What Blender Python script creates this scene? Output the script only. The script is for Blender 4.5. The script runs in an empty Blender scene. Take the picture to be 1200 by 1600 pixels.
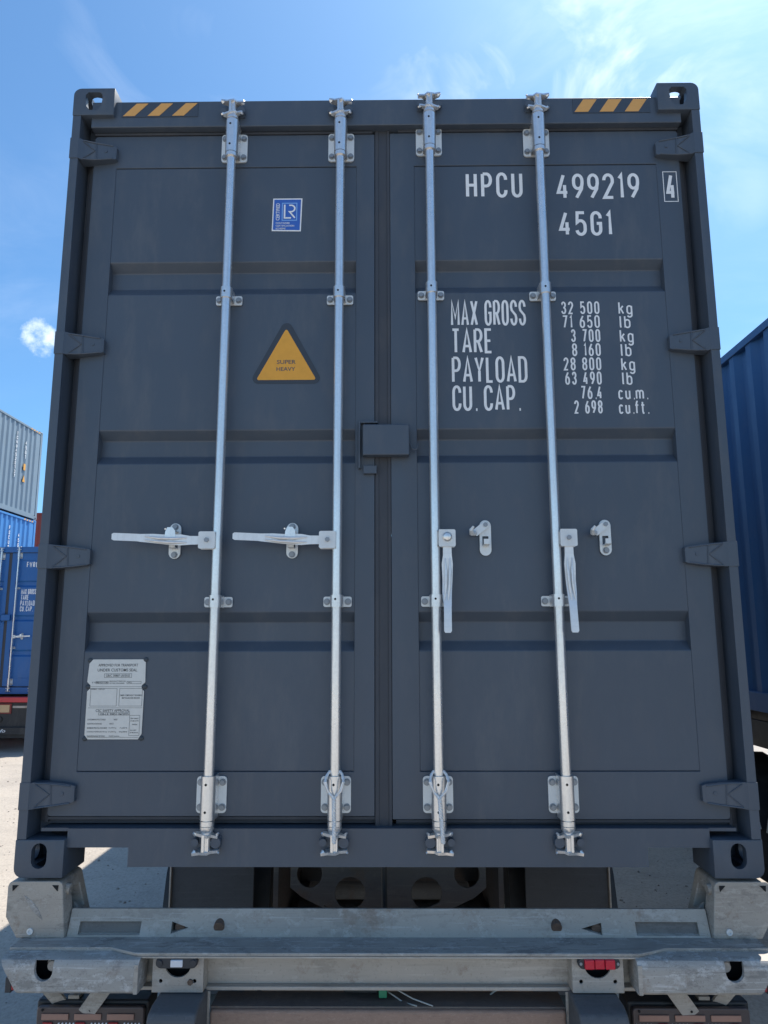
import bpy, bmesh, math, random
from mathutils import Vector, Matrix
from mathutils.geometry import tessellate_polygon
random.seed(7)
R = math.radians
sc = bpy.context.scene
COL = sc.collection
Z0 = 1.30                      # height of the main container's underside

# ------------------------------------------------------------------ camera
cam_d = bpy.data.cameras.new('camera'); cam = bpy.data.objects.new('camera', cam_d); COL.objects.link(cam)
cam_d.sensor_fit = 'HORIZONTAL'; cam_d.sensor_width = 36; cam_d.lens = 36 * 1144.4 / 1200
cam_d.clip_start = 0.05; cam_d.clip_end = 2000
p, yw, rl = 0.17071, -0.00986, -0.00246
f = Vector((math.sin(yw) * math.cos(p), math.cos(yw) * math.cos(p), math.sin(p)))
rt = Vector((math.cos(yw), -math.sin(yw), 0)); up = rt.cross(f)
r2 = math.cos(rl) * rt + math.sin(rl) * up; u2 = -math.sin(rl) * rt + math.cos(rl) * up
cam.matrix_world = Matrix(((r2.x, u2.x, -f.x, 0.0174), (r2.y, u2.y, -f.y, -2.5368), (r2.z, u2.z, -f.z, 0.7664 + Z0), (0, 0, 0, 1)))
sc.camera = cam
sc.render.resolution_x = 768; sc.render.resolution_y = 1024

# ------------------------------------------------------------------ light and sky
SUN = Vector((0.384, 0.50, 1.0)).normalized()
sun_d = bpy.data.lights.new('sun', 'SUN'); sun = bpy.data.objects.new('sun', sun_d); COL.objects.link(sun)
sun_d.energy = 3.9; sun_d.angle = R(0.5); sun_d.color = (1.0, 0.93, 0.83)
sun.rotation_euler = SUN.to_track_quat('Z', 'Y').to_euler()
elev = math.asin(SUN.z); azim = math.atan2(SUN.x, SUN.y)
world = bpy.data.worlds.new('World'); sc.world = world; world.use_nodes = True
nt = world.node_tree; N = nt.nodes; L = nt.links
for n in list(N): N.remove(n)
wo = N.new('ShaderNodeOutputWorld'); bg = N.new('ShaderNodeBackground'); sky = N.new('ShaderNodeTexSky')
sky.sky_type = 'NISHITA'; sky.sun_disc = False; sky.sun_elevation = elev; sky.sun_rotation = azim
sky.air_density = 1.0; sky.dust_density = 1.0; sky.ozone_density = 2.5; sky.altitude = 100
bg.inputs['Strength'].default_value = 0.115
tc = N.new('ShaderNodeTexCoord')
def wmath(op, a, b=None, c=None, clamp=False):
    n = N.new('ShaderNodeMath'); n.operation = op; n.use_clamp = clamp
    for i, v in enumerate((a, b, c)):
        if v is None: continue
        if isinstance(v, (int, float)): n.inputs[i].default_value = v
        else: L.new(v, n.inputs[i])
    return n.outputs[0]
def wnoise(scale, detail, rough, stretch=(1, 1, 1), rot=(0, 0, 0), dist=0.0):
    m = N.new('ShaderNodeMapping'); m.inputs['Scale'].default_value = stretch; m.inputs['Rotation'].default_value = rot
    L.new(tc.outputs['Generated'], m.inputs['Vector'])
    n = N.new('ShaderNodeTexNoise'); n.inputs['Scale'].default_value = scale; n.inputs['Detail'].default_value = detail
    n.inputs['Roughness'].default_value = rough; n.inputs['Distortion'].default_value = dist
    L.new(m.outputs[0], n.inputs['Vector']); return n.outputs['Fac']
def wdot(d):
    n = N.new('ShaderNodeVectorMath'); n.operation = 'DOT_PRODUCT'; n.inputs[1].default_value = Vector(d).normalized()
    L.new(tc.outputs['Generated'], n.inputs[0]); return n.outputs['Value']
def wramp(v, a, b):
    n = N.new('ShaderNodeMapRange'); n.clamp = True; n.interpolation_type = 'SMOOTHSTEP'
    L.new(v, n.inputs['Value']); n.inputs['From Min'].default_value = a; n.inputs['From Max'].default_value = b
    return n.outputs['Result']
# high thin cirrus, spread over the unseen sky as added fill light, thicker in the quarter of the sky towards the sun
wisp = wnoise(2.2, 7, 0.6, (1.0, 1.0, 2.6), (0.35, 0.5, 0.6), 0.9)
wispb = wnoise(1.1, 4, 0.55, (1, 1, 1.6), (0.2, -0.4, 1.5), 0.4)
near_sun = wramp(wdot(SUN), 0.70, 0.99)
thick = wmath('MULTIPLY_ADD', near_sun, 0.55, 0.10)
m1 = wmath('MULTIPLY', wramp(wisp, 0.42, 0.74), wramp(wispb, 0.36, 0.62))
m1 = wmath('MULTIPLY', m1, wmath('MULTIPLY_ADD', near_sun, 0.15, 0.22))
veil = wmath('MULTIPLY', near_sun, 0.03)
m1 = wmath('ADD', wmath('ADD', m1, veil), 0.012, clamp=True)
# brushed cirrus streaks up and right of the box, a fainter pair lower down and left
def vdir(u, v): return Vector(f) * 1144.4 + r2 * (u - 600) + u2 * (800 - v)
brush = wnoise(4.2, 6, 0.56, (1.0, 1.0, 1.9), (0.9, 0.2, -0.55), 0.9)
for (u, v, c0, c1, lo, hi, amp) in ((970, 30, 0.984, 0.9996, 0.40, 0.74, 0.90), (830, 110, 0.992, 0.9995, 0.40, 0.66, 0.55), (700, 120, 0.990, 0.9995, 0.45, 0.72, 0.40), (1130, 290, 0.9965, 0.9998, 0.40, 0.72, 0.16), (250, 110, 0.990, 0.9997, 0.46, 0.74, 0.10), (1100, -260, 0.93, 0.995, 0.44, 0.76, 0.45)):
    q = wmath('MULTIPLY', wramp(wdot(vdir(u, v)), c0, c1), wmath('MULTIPLY', wramp(brush, lo, hi), amp))
    m1 = wmath('MAXIMUM', m1, q)
# pale haze low over the horizon, all the way round
sz = N.new('ShaderNodeSeparateXYZ'); L.new(tc.outputs['Generated'], sz.inputs[0])
m1 = wmath('MAXIMUM', m1, wmath('MULTIPLY', wmath('SUBTRACT', 1.0, wramp(sz.outputs[2], 0.0, 0.17)), 0.42))
# one small cumulus puff low in the left of the sky
puffd = Vector(f) * 1144.4 + r2 * (64 - 600) + u2 * (800 - 530)
pd = wdot(puffd); pn = wnoise(34, 6, 0.62)
puff = wmath('ADD', wramp(pd, 0.99940, 0.99998), wmath('MULTIPLY_ADD', pn, 2.6, -1.60))
puff = wmath('MULTIPLY', wramp(puff, 0.10, 1.05), wramp(pd, 0.99925, 0.9997))
tot = wmath('MAXIMUM', m1, wmath('MULTIPLY', puff, 0.62))
tint = N.new('ShaderNodeMix'); tint.data_type = 'RGBA'; tint.blend_type = 'MULTIPLY'; tint.inputs['Factor'].default_value = 1
L.new(sky.outputs[0], tint.inputs['A']); tint.inputs['B'].default_value = (0.50, 0.80, 0.97, 1)
mx = N.new('ShaderNodeMix'); mx.data_type = 'RGBA'; L.new(tot, mx.inputs['Factor'])
L.new(tint.outputs['Result'], mx.inputs['A']); mx.inputs['B'].default_value = (8.2, 8.6, 9.0, 1)
L.new(mx.outputs['Result'], bg.inputs['Color']); L.new(bg.outputs[0], wo.inputs[0])

vs = sc.view_settings; vs.view_transform = 'Standard'; vs.look = 'None'; vs.gamma = 1; vs.use_curve_mapping = False
vs.exposure = 0.78
sc.render.engine = 'CYCLES'

# ------------------------------------------------------------------ materials
def newmat(name):
    m = bpy.data.materials.new(name); m.use_nodes = True
    return m, m.node_tree.nodes, m.node_tree.links, m.node_tree.nodes['Principled BSDF']
def noise(N, L, scale, detail=4, rough=0.6, stretch=(1, 1, 1), coord='Object', dist=0):
    t = N.new('ShaderNodeTexCoord'); mp = N.new('ShaderNodeMapping'); mp.inputs['Scale'].default_value = stretch
    L.new(t.outputs[coord], mp.inputs['Vector'])
    n = N.new('ShaderNodeTexNoise'); n.inputs['Scale'].default_value = scale; n.inputs['Detail'].default_value = detail
    n.inputs['Roughness'].default_value = rough; n.inputs['Distortion'].default_value = dist
    L.new(mp.outputs[0], n.inputs['Vector']); return n.outputs['Fac']
def ramp(N, L, fac, a, b, lo=0.0, hi=1.0):
    n = N.new('ShaderNodeMapRange'); n.clamp = True; L.new(fac, n.inputs['Value'])
    n.inputs['From Min'].default_value = a; n.inputs['From Max'].default_value = b
    n.inputs['To Min'].default_value = lo; n.inputs['To Max'].default_value = hi
    return n.outputs['Result']
def mixc(N, L, fac, a, b):
    n = N.new('ShaderNodeMix'); n.data_type = 'RGBA'
    if isinstance(fac, float): n.inputs['Factor'].default_value = fac
    else: L.new(fac, n.inputs['Factor'])
    for k, v in (('A', a), ('B', b)):
        if isinstance(v, tuple): n.inputs[k].default_value = (*v, 1)
        else: L.new(v, n.inputs[k])
    return n.outputs['Result']
def bump(N, L, h, strength, dist, bsdf, prev=None):
    b = N.new('ShaderNodeBump'); b.inputs['Strength'].default_value = strength; b.inputs['Distance'].default_value = dist
    L.new(h, b.inputs['Height'])
    if prev: L.new(prev, b.inputs['Normal'])
    L.new(b.outputs[0], bsdf.inputs['Normal']); return b.outputs[0]
def paint(name, col, rough=0.42, dust=(0.30, 0.28, 0.25), dusty=0.12, wave=0.4, metal=0.0):
    m, N, L, b = newmat(name)
    n1 = noise(N, L, 1.3, 5, 0.6); n2 = noise(N, L, 14, 6, 0.65, (1, 1, 0.35)); n3 = noise(N, L, 260, 2, 0.5)
    c = mixc(N, L, ramp(N, L, n1, 0.35, 0.7), col, tuple(x * 1.10 + 0.002 for x in col))
    c = mixc(N, L, ramp(N, L, n2, 0.5, 0.85, 0, dusty), c, dust)
    n4 = noise(N, L, 5, 8, 0.75, (1.0, 1, 0.25)); n5 = noise(N, L, 420, 2, 0.5)
    c = mixc(N, L, ramp(N, L, n4, 0.56, 0.80, 0, 0.16), c, dust)
    c = mixc(N, L, ramp(N, L, n5, 0.76, 0.80, 0, 0.5), c, dust)
    L.new(c, b.inputs['Base Color'])
    L.new(ramp(N, L, n2, 0.3, 0.8, rough - 0.06, rough + 0.14), b.inputs['Roughness'])
    b.inputs['Metallic'].default_value = metal
    p1 = bump(N, L, noise(N, L, 3.0, 2, 0.4), wave, 0.004, b)
    bump(N, L, n3, 0.10, 0.0006, b, p1)
    return m
M = {}
DARK = (0.062, 0.080, 0.106)
M['anthracite'] = paint('anthracite_paint', DARK)
M['gasket'] = paint('rubber_gasket', (0.042, 0.047, 0.058), 0.6, wave=0.1)
M['blue'] = paint('blue_paint', (0.028, 0.105, 0.245), 0.5)
M['lorry_blue'] = paint('royal_blue_paint', (0.014, 0.115, 0.340), 0.45)
M['stack_blue'] = paint('bright_blue_paint', (0.050, 0.22, 0.52), 0.5)
M['stack_grey'] = paint('slate_grey_paint', (0.19, 0.25, 0.30), 0.5)
M['red'] = paint('oxide_red_paint', (0.22, 0.035, 0.03), 0.55)
M['trailer_red'] = paint('trailer_red_paint', (0.55, 0.045, 0.05), 0.45)
M['black'] = paint('black_paint', (0.018, 0.019, 0.021), 0.5)

def galv(name, col, rough, metal, spangle=0.25, streak=0.0):
    m, N, L, b = newmat(name)
    t = N.new('ShaderNodeTexCoord'); v = N.new('ShaderNodeTexVoronoi'); v.inputs['Scale'].default_value = 140
    L.new(t.outputs['Object'], v.inputs['Vector'])
    h = N.new('ShaderNodeSeparateColor'); L.new(v.outputs['Color'], h.inputs[0])
    n = noise(N, L, 9, 6, 0.65, (1, 1, 0.3))
    c = mixc(N, L, ramp(N, L, h.outputs[0], 0, 1, 0, spangle), col, tuple(x * 0.72 for x in col))
    c = mixc(N, L, ramp(N, L, n, 0.42, 0.78, 0, 0.35), c, tuple(x * 0.6 for x in col))
    if streak: 
        s = noise(N, L, 60, 3, 0.6, (1, 1, 0.04)); c = mixc(N, L, ramp(N, L, s, 0.5, 0.75, 0, streak), c, tuple(x * 0.5 for x in col))
    L.new(c, b.inputs['Base Color']); b.inputs['Metallic'].default_value = metal
    L.new(ramp(N, L, n, 0.3, 0.8, rough - 0.08, rough + 0.12), b.inputs['Roughness'])
    bump(N, L, noise(N, L, 70, 4, 0.6), 0.18, 0.001, b)
    return m
M['zinc'] = galv('bright_zinc', (0.88, 0.87, 0.85), 0.30, 0.80, 0.30, 0.45)
M['zinc_plate'] = galv('matt_zinc_plate', (0.74, 0.76, 0.75), 0.5, 0.25, 0.15)
M['zinc_forged'] = galv('forged_zinc_handle', (0.80, 0.80, 0.79), 0.42, 0.45, 0.2, 0.2)
M['zinc_bolt'] = galv('dull_zinc_bolt', (0.30, 0.32, 0.34), 0.5, 0.5, 0.1)

def worn(name, base, light, darkc, rust=0.0, rough=0.62, scale=3.0, scuff=0.5, dark=0.5):
    m, N, L, b = newmat(name)
    n1 = noise(N, L, scale, 5, 0.6, (1, 1, 1.6)); n2 = noise(N, L, scale * 5, 9, 0.78, (0.8, 1, 1.2)); n3 = noise(N, L, scale * 9, 4, 0.6, (0.12, 1, 3.0))
    n4 = noise(N, L, scale * 2.2, 8, 0.75); n5 = noise(N, L, scale * 40, 3, 0.6); n6 = noise(N, L, scale * 2.0, 9, 0.8, (0.6, 1, 1.3))
    c = mixc(N, L, ramp(N, L, n1, 0.35, 0.70, 0, dark * 0.55), base, darkc)
    c = mixc(N, L, ramp(N, L, n6, 0.53, 0.585, 0, dark * 0.75), c, darkc)
    c = mixc(N, L, ramp(N, L, n2, 0.54, 0.60, 0, scuff * 0.8), c, light)
    c = mixc(N, L, ramp(N, L, n3, 0.60, 0.66, 0, scuff * 0.8), c, light)
    c = mixc(N, L, ramp(N, L, n3, 0.34, 0.40, scuff * 0.6, 0), c, darkc)
    c = mixc(N, L, ramp(N, L, n5, 0.60, 0.68, 0, 0.45), c, darkc)
    if rust: c = mixc(N, L, ramp(N, L, n4, 0.57, 0.66, 0, rust), c, (0.20, 0.115, 0.065))
    L.new(c, b.inputs['Base Color']); L.new(ramp(N, L, n2, 0.3, 0.7, rough - 0.12, rough + 0.15), b.inputs['Roughness'])
    b.inputs['Metallic'].default_value = 0.12
    p1 = bump(N, L, n2, 0.30, 0.002, b); p2 = bump(N, L, n3, 0.2, 0.001, b, p1); bump(N, L, n5, 0.25, 0.0008, b, p2)
    return m
M['worn_steel'] = worn('worn_galvanised_steel', (0.46, 0.41, 0.355), (0.62, 0.58, 0.52), (0.26, 0.235, 0.20), 0.45, scuff=0.40, dark=0.60)
M['worn_blue'] = worn('weathered_bluish_steel', (0.40, 0.375, 0.325), (0.58, 0.56, 0.52), (0.23, 0.215, 0.185), 0.40, scuff=0.45, dark=0.60)
M['worn_bumper'] = worn('scraped_galvanised_bumper', (0.43, 0.40, 0.36), (0.66, 0.64, 0.61), (0.15, 0.14, 0.13), 0.30, scuff=0.70, dark=0.65, scale=4.2)
M['cast'] = worn('rough_cast_steel', (0.45, 0.40, 0.34), (0.60, 0.55, 0.48), (0.22, 0.20, 0.175), 0.45, scuff=0.45, dark=0.75, scale=5)
M['worn_lip'] = worn('rubbed_dark_steel_flange', (0.40, 0.375, 0.335), (0.60, 0.58, 0.54), (0.13, 0.125, 0.118), 0.08, scuff=0.6, dark=0.7, scale=5)
M['rubber'] = worn('scuffed_black_rubber', (0.12, 0.118, 0.118), (0.26, 0.26, 0.265), (0.07, 0.07, 0.072), 0, 0.65, scuff=0.22)
M['flap'] = worn('dusty_mud_flap', (0.075, 0.078, 0.085), (0.13, 0.13, 0.135), (0.05, 0.05, 0.052), 0, 0.7, scuff=0.2)
M['tyre'] = worn('dusty_tyre_rubber', (0.05, 0.045, 0.043), (0.12, 0.10, 0.09), (0.025, 0.025, 0.025), 0.3, 0.8, scuff=0.3)
M['mud'] = worn('dried_mud', (0.40, 0.26, 0.19), (0.52, 0.38, 0.30), (0.24, 0.16, 0.12), 0, 0.9, 24)
M['under'] = worn('dirty_underbody', (0.17, 0.14, 0.12), (0.26, 0.22, 0.19), (0.09, 0.08, 0.075), 0.5, 0.75)
M['rusty'] = worn('rusty_steel', (0.13, 0.085, 0.06), (0.25, 0.19, 0.15), (0.07, 0.045, 0.035), 0.6, 0.8, 12)

def flat(name, col, rough=0.5, metal=0.0, spec=0.5, bumpy=0.0):
    m, N, L, b = newmat(name)
    n = noise(N, L, 40, 4, 0.6)
    L.new(mixc(N, L, ramp(N, L, n, 0.4, 0.75, 0, 0.5), col, tuple(x * 0.86 for x in col)), b.inputs['Base Color'])
    b.inputs['Roughness'].default_value = rough; b.inputs['Metallic'].default_value = metal
    if bumpy: bump(N, L, noise(N, L, 220, 3, 0.5), bumpy, 0.001, b)
    return m
M['white_print'] = flat('white_print', (0.84, 0.84, 0.83), 0.45)
M['plate'] = flat('brushed_alu_plate', (0.60, 0.60, 0.58), 0.42, 0.35)
M['ink'] = flat('dark_ink', (0.09, 0.095, 0.10), 0.6)
M['sticker_black'] = flat('black_sticker', (0.040, 0.048, 0.060), 0.45)
M['chevron_back'] = flat('dark_sticker_film', (0.050, 0.064, 0.085), 0.45)
M['sticker_yellow'] = flat('amber_reflective_sticker', (0.78, 0.36, 0.035), 0.4)
M['chevron_yellow'] = flat('hazard_amber', (0.70, 0.36, 0.10), 0.45)
M['lr_blue'] = flat('blue_sticker', (0.04, 0.13, 0.48), 0.4)
M['lr_pale'] = flat('pale_blue_print', (0.22, 0.42, 0.78), 0.4)
M['hole'] = flat('dark_hole', (0.012, 0.012, 0.013), 0.9)  # near-black: paints the shade inside holes and cavities, also colours small fittings
M['rivet'] = flat('dark_rivet', (0.045, 0.055, 0.065), 0.5)
M['red_lens'] = flat('red_lamp_lens', (0.62, 0.015, 0.04), 0.25, bumpy=0.6)
M['red_dark'] = flat('dull_red_lens', (0.36, 0.03, 0.035), 0.35, bumpy=0.5)
M['white_lens'] = flat('clear_lamp_lens', (0.72, 0.72, 0.74), 0.3, bumpy=0.6)
M['lamp_body'] = flat('black_lamp_housing', (0.035, 0.037, 0.042), 0.5)
M['smoked'] = flat('smoked_brown_lens', (0.095, 0.07, 0.065), 0.35)
M['amber_dirty'] = flat('dirty_amber_lens', (0.40, 0.22, 0.16), 0.5)
M['beige'] = flat('reflective_beige', (0.62, 0.42, 0.22), 0.45)
M['green'] = flat('green_plug', (0.02, 0.22, 0.11), 0.5)
M['cable'] = flat('pale_cable', (0.42, 0.43, 0.40), 0.6)
M['wire'] = galv('braided_wire', (0.86, 0.85, 0.83), 0.45, 0.35, 0.3)

def ground_mat():
    m, N, L, b = newmat('dusty_concrete_yard')
    n1 = noise(N, L, 0.35, 6, 0.6); n2 = noise(N, L, 2.6, 9, 0.7, dist=0.5); n3 = noise(N, L, 19, 8, 0.75); n4 = noise(N, L, 90, 4, 0.6)
    c = mixc(N, L, ramp(N, L, n1, 0.35, 0.65), (0.46, 0.41, 0.35), (0.40, 0.355, 0.305))
    c = mixc(N, L, ramp(N, L, n2, 0.50, 0.72, 0, 0.6), c, (0.29, 0.26, 0.23))
    c = mixc(N, L, ramp(N, L, n3, 0.45, 0.7, 0, 0.45), c, (0.52, 0.465, 0.40))
    c = mixc(N, L, ramp(N, L, n3, 0.64, 0.70, 0, 0.7), c, (0.17, 0.155, 0.14))
    c = mixc(N, L, ramp(N, L, n4, 0.62, 0.70, 0, 0.5), c, (0.14, 0.13, 0.12))
    n5 = noise(N, L, 42, 7, 0.72, (1, 0.6, 1)); n6 = noise(N, L, 1.1, 5, 0.6)
    c = mixc(N, L, ramp(N, L, n5, 0.50, 0.66, 0, 0.55), c, (0.23, 0.205, 0.18))
    c = mixc(N, L, ramp(N, L, n5, 0.36, 0.46, 0.35, 0), c, (0.56, 0.50, 0.43))
    c = mixc(N, L, ramp(N, L, n6, 0.50, 0.64, 0, 0.30), c, (0.25, 0.225, 0.20))
    L.new(c, b.inputs['Base Color']); b.inputs['Roughness'].default_value = 0.9
    p1 = bump(N, L, n2, 0.5, 0.02, b); p2 = bump(N, L, n3, 0.6, 0.008, b, p1); bump(N, L, n4, 0.5, 0.003, b, p2)
    return m
M['ground'] = ground_mat()
M['pebble'] = flat('grey_stone', (0.30, 0.27, 0.24), 0.85)

# ------------------------------------------------------------------ mesh helpers
class MB:
    def __init__(s): s.v = []; s.f = []; s.dis = False
    def add(s, vs, fs, mat=None):
        o = len(s.v); s.v += [tuple(mat @ Vector(q)) if mat else tuple(q) for q in vs]; s.f += [tuple(i + o for i in q) for q in fs]; return s
    def box(s, x0, x1, y0, y1, z0, z1, mat=None):
        return s.add([(x0, y0, z0), (x1, y0, z0), (x1, y1, z0), (x0, y1, z0), (x0, y0, z1), (x1, y0, z1), (x1, y1, z1), (x0, y1, z1)],
                     [(0, 3, 2, 1), (4, 5, 6, 7), (0, 1, 5, 4), (1, 2, 6, 5), (2, 3, 7, 6), (3, 0, 4, 7)], mat)
    def hexa(s, p8): return s.add(p8, [(0, 3, 2, 1), (4, 5, 6, 7), (0, 1, 5, 4), (1, 2, 6, 5), (2, 3, 7, 6), (3, 0, 4, 7)])
    def prism(s, outer, d0, d1, axis='y', holes=(), mat=None):
        """polygon extruded along an axis; axis y: (x,z), axis x: (y,z), axis z: (x,y)"""
        loops = [list(outer)] + [list(h) for h in holes]; flatp = [q for l in loops for q in l]
        if len(loops) == 1 and len(outer) <= 4: tris = [tuple(range(len(outer)))]
        else:
            s.dis = True; tris = [tuple(t) for t in tessellate_polygon([[Vector((a, b, 0)) for a, b in l] for l in loops])]
        def P(a, b, d): return {'y': (a, d, b), 'x': (d, a, b), 'z': (a, b, d)}[axis]
        n = len(flatp); vs = [P(a, b, d0) for a, b in flatp] + [P(a, b, d1) for a, b in flatp]
        fs = [t for t in tris] + [tuple(i + n for i in reversed(t)) for t in tris]
        o = 0
        for l in loops:
            k = len(l)
            for i in range(k): fs.append((o + i, o + (i + 1) % k, o + (i + 1) % k + n, o + i + n))
            o += k
        return s.add(vs, fs, mat)
    def cyl(s, a, b, r, n=20, r2=None, caps=True):
        a = Vector(a); b = Vector(b); r2 = r if r2 is None else r2; d = (b - a).normalized()
        u = d.orthogonal().normalized(); w = d.cross(u); vs = []; fs = []
        for c, rr in ((a, r), (b, r2)):
            for i in range(n):
                t = 2 * math.pi * i / n; vs.append(tuple(c + (u * math.cos(t) + w * math.sin(t)) * rr))
        for i in range(n): fs.append((i, (i + 1) % n, n + (i + 1) % n, n + i))
        if caps: fs += [tuple(range(n - 1, -1, -1)), tuple(range(n, 2 * n))]
        return s.add(vs, fs)
    def tube(s, pts, r, n=8, closed=False):
        pts = [Vector(q) for q in pts]; k = len(pts); vs = []; fs = []; u = None
        for i, q in enumerate(pts):
            a = pts[i - 1] if (i or closed) else pts[0]; b = pts[(i + 1) % k] if (i < k - 1 or closed) else pts[-1]
            d = (b - a).normalized(); u = d.orthogonal().normalized() if u is None else (u - d * u.dot(d)).normalized(); w = d.cross(u)
            rr = r[i] if isinstance(r, (list, tuple)) else r
            vs += [tuple(q + (u * math.cos(2 * math.pi * j / n) + w * math.sin(2 * math.pi * j / n)) * rr) for j in range(n)]
        for i in range(k if closed else k - 1):
            for j in range(n): fs.append((i * n + j, i * n + (j + 1) % n, ((i + 1) % k) * n + (j + 1) % n, ((i + 1) % k) * n + j))
        if not closed: fs += [tuple(range(n - 1, -1, -1)), tuple((k - 1) * n + j for j in range(n))]
        return s.add(vs, fs)
    def lathe(s, prof, n=24, mat=None, cap=True):
        """prof: (r,z) list around z"""
        vs = []; fs = []
        for r, z in prof:
            for j in range(n): vs.append((r * math.cos(2 * math.pi * j / n), r * math.sin(2 * math.pi * j / n), z))
        for i in range(len(prof) - 1):
            for j in range(n): fs.append((i * n + j, i * n + (j + 1) % n, (i + 1) * n + (j + 1) % n, (i + 1) * n + j))
        if cap: fs += [tuple(range(n - 1, -1, -1)), tuple((len(prof) - 1) * n + j for j in range(n))]
        return s.add(vs, fs, mat)
    def mesh(s, name, smooth=True):
        me = bpy.data.meshes.new(name); me.from_pydata(s.v, [], s.f); me.update()
        bm = bmesh.new(); bm.from_mesh(me); bmesh.ops.recalc_face_normals(bm, faces=bm.faces)
        if s.dis: bmesh.ops.dissolve_limit(bm, angle_limit=R(0.4), verts=bm.verts, edges=bm.edges)
        bm.to_mesh(me); bm.free()
        if smooth:
            me.shade_smooth(); me.set_sharp_from_angle(angle=R(32))
        return me
def link(name, me, mat, parent=None, loc=(0, 0, 0), bev=0.0, scale=None, seg=2):
    o = bpy.data.objects.new(name, me); COL.objects.link(o); o.location = loc
    if mat is not None and not me.materials: me.materials.append(M[mat] if isinstance(mat, str) else mat)
    if parent is not None: o.parent = parent
    if scale: o.scale = scale
    if bev:
        b = o.modifiers.new('bevel', 'BEVEL'); b.width = bev; b.segments = seg; b.limit_method = 'ANGLE'; b.angle_limit = R(35); b.harden_normals = True
    return o
def obj(name, mb, mat, parent=None, loc=(0, 0, 0), bev=0.0, seg=2): return link(name, mb.mesh(name), mat, parent, loc, bev, None, seg)
def thing(name, label, cat, loc=(0, 0, 0), group=None):
    o = bpy.data.objects.new(name, None); COL.objects.link(o); o.location = loc; o['label'] = label; o['category'] = cat
    if group: o['group'] = group
    o.empty_display_size = 0.2
    return o
def boolmesh(me, cutters, name):
    a = bpy.data.objects.new('tmp', me); COL.objects.link(a); cs = []
    for c in cutters:
        q = bpy.data.objects.new('tmpc', c.mesh('tmpc', False)); COL.objects.link(q); cs.append(q)
        m = a.modifiers.new('b', 'BOOLEAN'); m.operation = 'DIFFERENCE'; m.solver = 'EXACT'; m.object = q
    dg = bpy.context.evaluated_depsgraph_get(); res = bpy.data.meshes.new_from_object(a.evaluated_get(dg)); res.name = name
    for q in [a] + cs: bpy.data.objects.remove(q)
    res.materials.clear(); res.shade_smooth(); res.set_sharp_from_angle(angle=R(32))
    return res
def stadium(cx, cz, w, h, n=8):
    """rounded slot, taller than wide (or wider than tall)"""
    pts = []
    if h >= w:
        r = w / 2
        for k in range(n + 1): t = math.pi * k / n; pts.append((cx + r * math.cos(t), cz + h / 2 - r + r * math.sin(t)))
        for k in range(n + 1): t = math.pi + math.pi * k / n; pts.append((cx + r * math.cos(t), cz - h / 2 + r + r * math.sin(t)))
    else:
        r = h / 2
        for k in range(n + 1): t = -math.pi / 2 + math.pi * k / n; pts.append((cx + w / 2 - r + r * math.cos(t), cz + r * math.sin(t)))
        for k in range(n + 1): t = math.pi / 2 + math.pi * k / n; pts.append((cx - w / 2 + r + r * math.cos(t), cz + r * math.sin(t)))
    return pts
def rrect(x0, x1, z0, z1, r, n=5):
    pts = []
    rr = r if isinstance(r, (list, tuple)) else (r, r, r, r)       # corners: top right, top left, bottom left, bottom right
    for (cx, cz, a, q) in ((x1, z1, 0, rr[0]), (x0, z1, 90, rr[1]), (x0, z0, 180, rr[2]), (x1, z0, 270, rr[3])):
        if q <= 0: pts.append((cx, cz)); continue
        ox = cx - q if cx == x1 else cx + q; oz = cz - q if cz == z1 else cz + q
        for k in range(n + 1):
            t = R(a + 90 * k / n); pts.append((ox + q * math.cos(t), oz + q * math.sin(t)))
    return pts

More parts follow.
